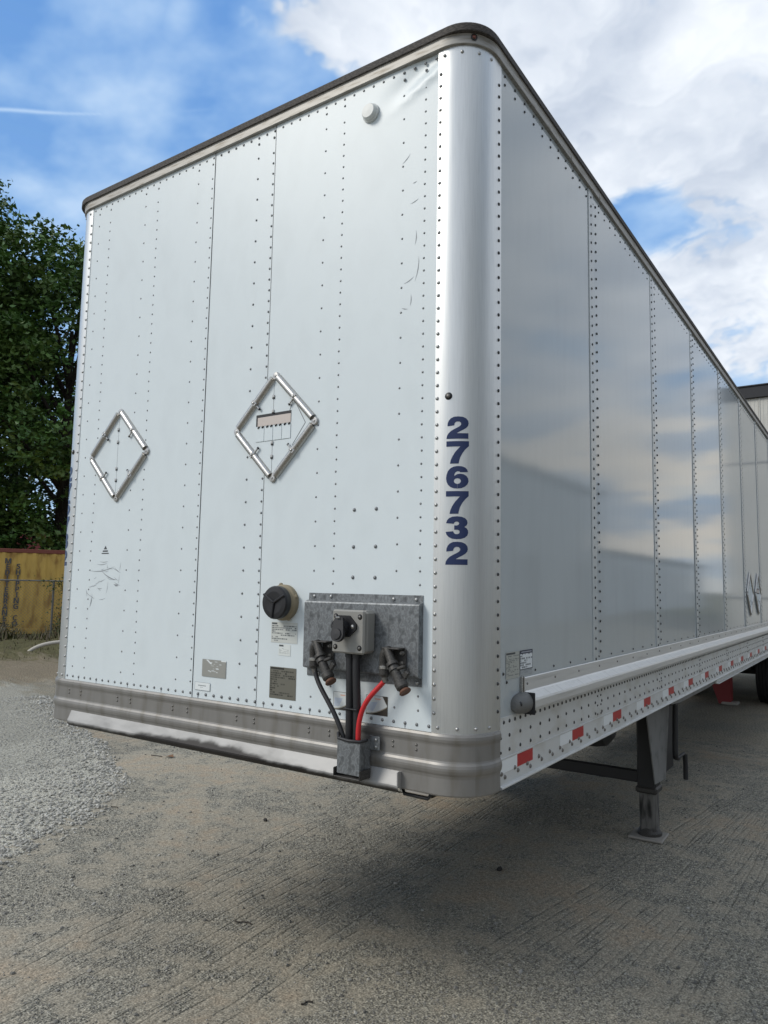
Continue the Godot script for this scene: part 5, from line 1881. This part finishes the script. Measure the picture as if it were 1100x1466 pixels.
func make_far_building() -> void:
	var T := thing("metal_building", "pale ribbed metal building with black roof edge rising behind the trailer", "building", Vector3(-6.0, 0, -32.0))
	var pm := MB.new()
	pm.box(Vector3(0.25, 5.1, -0.03), Vector3(0.494, 10.2, 0.06), 0.004)
	pm.box(Vector3(0.035, 5.1, 0.012), Vector3(0.05, 10.19, 0.034), 0.008)
	pm.box(Vector3(0.17, 5.1, 0.004), Vector3(0.03, 10.19, 0.012), 0.003)
	pm.box(Vector3(0.33, 5.1, 0.004), Vector3(0.03, 10.19, 0.012), 0.003)
	var pmesh := pm.mesh()
	for k in range(-14, 23):
		var o := obj("wall_panel", pmesh, M.wall_cream, T)
		o.position = Vector3(k * 0.5, 0.0, 0)
	var cb := MB.new()
	cb.box(Vector3(2.25, 5.2, -10.2), Vector3(18.4, 10.4, 20.2))
	obj("shell", cb.mesh(), M.wall_cream, T)
	for y in [1.65, 7.4]:
		var gb := MB.new()
		gb.box(Vector3(2.25, y, 0.03), Vector3(18.48, 0.07, 0.012), 0.003)
		obj("wall_trim", gb.mesh(), M.roof_grey, T)
	var fb := MB.new()
	fb.box(Vector3(2.25, 10.46, 0.02), Vector3(18.7, 0.52, 0.22), 0.02)
	fb.box(Vector3(2.25, 10.74, 0.03), Vector3(18.8, 0.06, 0.30), 0.01)
	obj("fascia", fb.mesh(), M.fascia_black, T)
	var rb := MB.new()
	rb.box(Vector3(2.25, 10.55, -10.3), Vector3(18.7, 0.3, 20.3), 0.02)
	obj("roof", rb.mesh(), M.roof_grey, T)
	# sheds on the right of the yard: nearest added out of view to darken the trailer; others show only as reflections
	for e in [[8.5, 8.5, 9.0, -3.2, "grey metal shed beside the photographer, added out of view to darken the trailer side and post"], [15.5, 8.2, -12.0, -46.0, "long blue-grey metal shed along the right side of the yard"], [17.0, 4.7, -50.0, -88.0, "low blue-grey metal shed beyond the long one"]]:
		var S := thing("metal_shed", e[4], "shed", Vector3(e[0], 0, (e[2] + e[3]) / 2))
		var L: float = e[2] - e[3]
		var H: float = e[1]
		var wb := MB.new()
		wb.box(Vector3(6, H / 2, 0), Vector3(12, H, L))
		obj("shell", wb.mesh(), M.warehouse_blue, S)
		var ob := MB.new()
		ob.box(Vector3(6, H + 0.12, 0), Vector3(12.5, 0.24, L + 0.5), 0.03)
		obj("roof", ob.mesh(), M.fascia_black, S)
		var z := -L / 2 + 3.0
		while z < L / 2 - 3.0:
			var db := MB.new()
			db.box(Vector3(-0.02, 1.9, z), Vector3(0.06, 3.6, 3.0), 0.01)
			obj("roller_door", db.mesh(), M.roof_grey, S)
			z += 9.0

func leaf_quad(mb: MB, p: Vector3, size: float, rng: RandomNumberGenerator, c: Color) -> void:
	var a := Vector3(rng.randfn(), rng.randfn() * 0.6, rng.randfn()).normalized()
	var up := Vector3(rng.randfn() * 0.7, 1.0 + rng.randfn() * 0.5, rng.randfn() * 0.7)
	var w := a.cross(up).normalized()
	var m := w.cross(a).normalized()
	mb.tint = c
	var tip := p + a * size
	var tail := p - a * size * 0.6
	var l := p + w * size * 0.52 - m * size * 0.16
	var r := p - w * size * 0.52 - m * size * 0.16
	var n1 := (tail - l).cross(tip - l).normalized()
	if n1.dot(m) < 0: n1 = -n1
	var tri1 := [tail, l, tip] if (l - tail).cross(tip - tail).dot(n1) < 0 else [tail, tip, l]
	for v in tri1: mb.put(v, n1, Vector2.ZERO)
	var n2 := (tail - r).cross(tip - r).normalized()
	if n2.dot(m) < 0: n2 = -n2
	var tri2 := [tail, r, tip] if (r - tail).cross(tip - tail).dot(n2) < 0 else [tail, tip, r]
	for v in tri2: mb.put(v, n2, Vector2.ZERO)

func tree(label: String, at: Vector3, h: float, spread: float, low: float, count: int, seed_: int) -> void:
	var rng := RandomNumberGenerator.new()
	rng.seed = seed_
	var T := thing("broadleaf_tree", label, "tree", at, 0.0, "trees behind the fence")
	var tb := MB.new()
	var top := Vector3(0.3, h * 0.72, 0.2)
	tb.tube(bez(Vector3(0, -0.3, 0), Vector3(0.1, h * 0.25, 0), Vector3(0.2, h * 0.5, 0.1), top, 10), 0.32, 10, true, 0.07)
	var trunk := obj("trunk", tb.mesh(), M.bark, T)
	var blobs := []
	for k in 26:
		var f := (k + 0.5) / 26.0
		var a := k * 2.4 + rng.randf() * 0.6
		var y := lerpf(low + 0.7, h - 1.6, f)
		var r := spread * sqrt(clampf(1.0 - pow((f - 0.40) / 0.64, 2.0), 0.05, 1.0)) * rng.randf_range(0.45, 0.66)
		var c := Vector3(cos(a) * r, y, sin(a) * r)
		blobs.append([c, spread * rng.randf_range(0.26, 0.40)])
		var lb := MB.new()
		var s := Vector3(0.05, clampf(y * 0.72 - 0.4, low * 0.6, h * 0.66), 0.05)
		lb.tube(bez(s, s.lerp(c, 0.4) + Vector3(0, 0.3, 0), s.lerp(c, 0.8), c, 6), 0.10, 6, false, 0.025)
		obj("limb", lb.mesh(), M.bark, T)
	var cb := MB.new()
	cb.colored = true
	var per := 26
	for k in count / per:
		var b: Array = blobs[rng.randi() % blobs.size()]
		var d := Vector3(rng.randfn(), rng.randfn(), rng.randfn()).normalized()
		var rad: float = b[1] * pow(rng.randf(), 0.42)
		var c: Vector3 = b[0] + Vector3(d.x, d.y * 0.72, d.z) * rad
		if c.y < low: c.y = low + rng.randf() * 0.6
		var g := rng.randf_range(0.75, 1.25)
		var yellow := rng.randf_range(0.85, 1.25)
		for e in per:
			var p := c + Vector3(rng.randfn() * 0.22, rng.randfn() * 0.12, rng.randfn() * 0.22)
			var q := g * rng.randf_range(0.8, 1.2)
			leaf_quad(cb, p, rng.randf_range(0.10, 0.17), rng, Color(0.066 * q * yellow, 0.130 * q, 0.027 * q))
	obj("crown", cb.mesh(), M.leaf, T)

func make_plants() -> void:
	var p1 := yard_at(31.0, 0.9, 0.15)
	tree("tall dark broadleaf tree whose crown meets the trailer's far corner", p1, 16.0, 5.6, 1.7, 52000, 3)
	tree("taller broadleaf tree at the picture's edge left of the trailer", yard_at(31.5, -4.6, 0.15), 18.7, 6.2, 1.9, 52000, 8)
	tree("broadleaf tree standing farther back between the two nearer ones", yard_at(38.0, -1.0, 0.15), 16.5, 6.0, 4.5, 9000, 12)
	# weeds along the foot of the fence, and a vine on the wire
	var rng := RandomNumberGenerator.new()
	rng.seed = 31
	var bs := yard_basis()
	var wb := MB.new()
	wb.colored = true
	for k in 9000:
		var al := rng.randf_range(-9.0, 6.0)
		var near_fence := rng.randf() < 0.45
		var d := 23.4 + rng.randfn() * 0.35 if near_fence else rng.randf_range(17.6, 24.2)
		var p := yard_at(d, al, 0.0)
		p.y = height(p.x, p.z) - 0.01
		var hh := rng.randf_range(0.03, 0.10) if not near_fence else rng.randf_range(0.08, 0.48) * (0.4 + 0.6 * absf(sin(al * 1.7)))
		var lean := Vector3(rng.randfn(), 0, rng.randfn()) * hh * 0.35
		var side := Vector3(rng.randfn(), 0, rng.randfn()).normalized() * (0.006 + hh * 0.05)
		var q := rng.randf_range(0.5, 1.2)
		wb.tint = Color(0.10 * q, 0.105 * q, 0.035 * q) if rng.randf() < 0.5 else Color(0.125 * q, 0.10 * q, 0.06 * q)
		var n := Vector3(side.z, 0.2, -side.x).normalized()
		var tip := p + lean + Vector3(0, hh, 0)
		if (tip - (p - side)).cross(side * 2.0).dot(n) > 0: n = -n
		wb.put(p - side, n, Vector2.ZERO); wb.put(tip, n, Vector2.ZERO); wb.put(p + side, n, Vector2.ZERO)
	var weeds := obj("weeds", wb.mesh(), M.leaf)
	stuff(weeds)
	weeds.set_meta("label", "dry grass and weeds along the foot of the chain-link fence")
	weeds.set_meta("category", "weeds")
	var V := thing("climbing_vine", "thin green vine climbing the chain-link fence over the yellow container", "vine", yard_at(23.3, 0.85, 0.15))
	V.basis = bs
	var sb := MB.new()
	sb.tube(bez(Vector3(0.1, 0, 0.1), Vector3(-0.1, 0.5, 0.07), Vector3(0.2, 1.1, 0.07), Vector3(-0.1, 1.75, 0.07), 10), 0.008, 5, false)
	obj("stem", sb.mesh(), M.bark, V)
	var vb := MB.new()
	vb.colored = true
	for k in 420:
		var y := pow(rng.randf(), 0.7) * 1.8
		var c := Vector3(0.05 + rng.randfn() * (0.10 + 0.16 * y / 1.8) + (0.25 * rng.randf() if y > 1.5 else 0.0), y, 0.09 + rng.randf() * 0.08)
		if rng.randf() < 0.25: c.y = 1.62 + rng.randfn() * 0.09; c.x -= rng.randf() * 0.5
		var q := rng.randf_range(0.7, 1.3)
		leaf_quad(vb, c, rng.randf_range(0.03, 0.05), rng, Color(0.045 * q, 0.085 * q, 0.02 * q))
	obj("foliage", vb.mesh(), M.leaf, V)
	# low shrubs between the fence and the container
	for e in [[24.4, -0.9, 0.62, "dark low shrub behind the fence below the container's letters"], [24.5, 1.15, 0.9, "dark low shrub behind the fence next to the trailer's far corner"], [24.4, -2.6, 0.7, "dark low shrub behind the fence at the picture's edge"]]:
		var S := thing("low_shrub", e[3], "shrub", yard_at(e[0], e[1], 0.15), 0.0, "shrubs behind the fence")
		var hb := MB.new()
		hb.colored = true
		for k in 1500:
			var d := Vector3(rng.randfn() * 0.42, absf(rng.randfn()) * 0.36, rng.randfn() * 0.25)
			var q := rng.randf_range(0.6, 1.2)
			leaf_quad(hb, Vector3(d.x * 1.2, d.y * float(e[2]), d.z), rng.randf_range(0.025, 0.05), rng, Color(0.05 * q, 0.055 * q, 0.02 * q))
		obj("foliage", hb.mesh(), M.leaf, S)
		var tb := MB.new()
		for k in 5:
			tb.tube(PackedVector3Array([Vector3(k * 0.08 - 0.16, -0.05, 0), Vector3(k * 0.2 - 0.4, 0.35, 0.03)]), 0.008, 5, false)
		obj("stems", tb.mesh(), M.bark, S)


# ------------------------------------------------------------------
func _ready() -> void:
	var cam := Camera3D.new()
	cam.name = "camera"
	cam.fov = 70.21
	cam.near = 0.05
	cam.far = 1200.0
	cam.position = Vector3(2.473, 1.816, 2.315)
	cam.rotation_order = EULER_ORDER_YXZ
	cam.rotation_degrees = Vector3(5.89, 34.185, 1.052)
	add_child(cam)
	var env := Environment.new()
	env.background_mode = Environment.BG_SKY
	var sky := Sky.new()
	var pano := PanoramaSkyMaterial.new()
	pano.panorama = make_sky()
	sky.sky_material = pano
	env.sky = sky
	env.background_energy_multiplier = 1.0
	env.tonemap_mode = Environment.TONE_MAPPER_LINEAR
	env.tonemap_exposure = 1.2
	env.sdfgi_enabled = true
	env.ssao_enabled = true
	env.ssil_enabled = true
	var we := WorldEnvironment.new()
	we.name = "world_environment"
	we.environment = env
	add_child(we)
	var sun := DirectionalLight3D.new()
	sun.name = "sun"
	sun.light_color = Color(1.0, 0.98, 0.945)
	sun.light_energy = 0.56
	sun.light_angular_distance = 20.0
	sun.shadow_enabled = true
	add_child(sun)
	sun.look_at_from_position(Vector3(-0.50, 0.64, 0.58) * 50.0, Vector3.ZERO)
	make_materials()
	make_ground()
	make_trailer()
	make_yard()
	make_gravel()
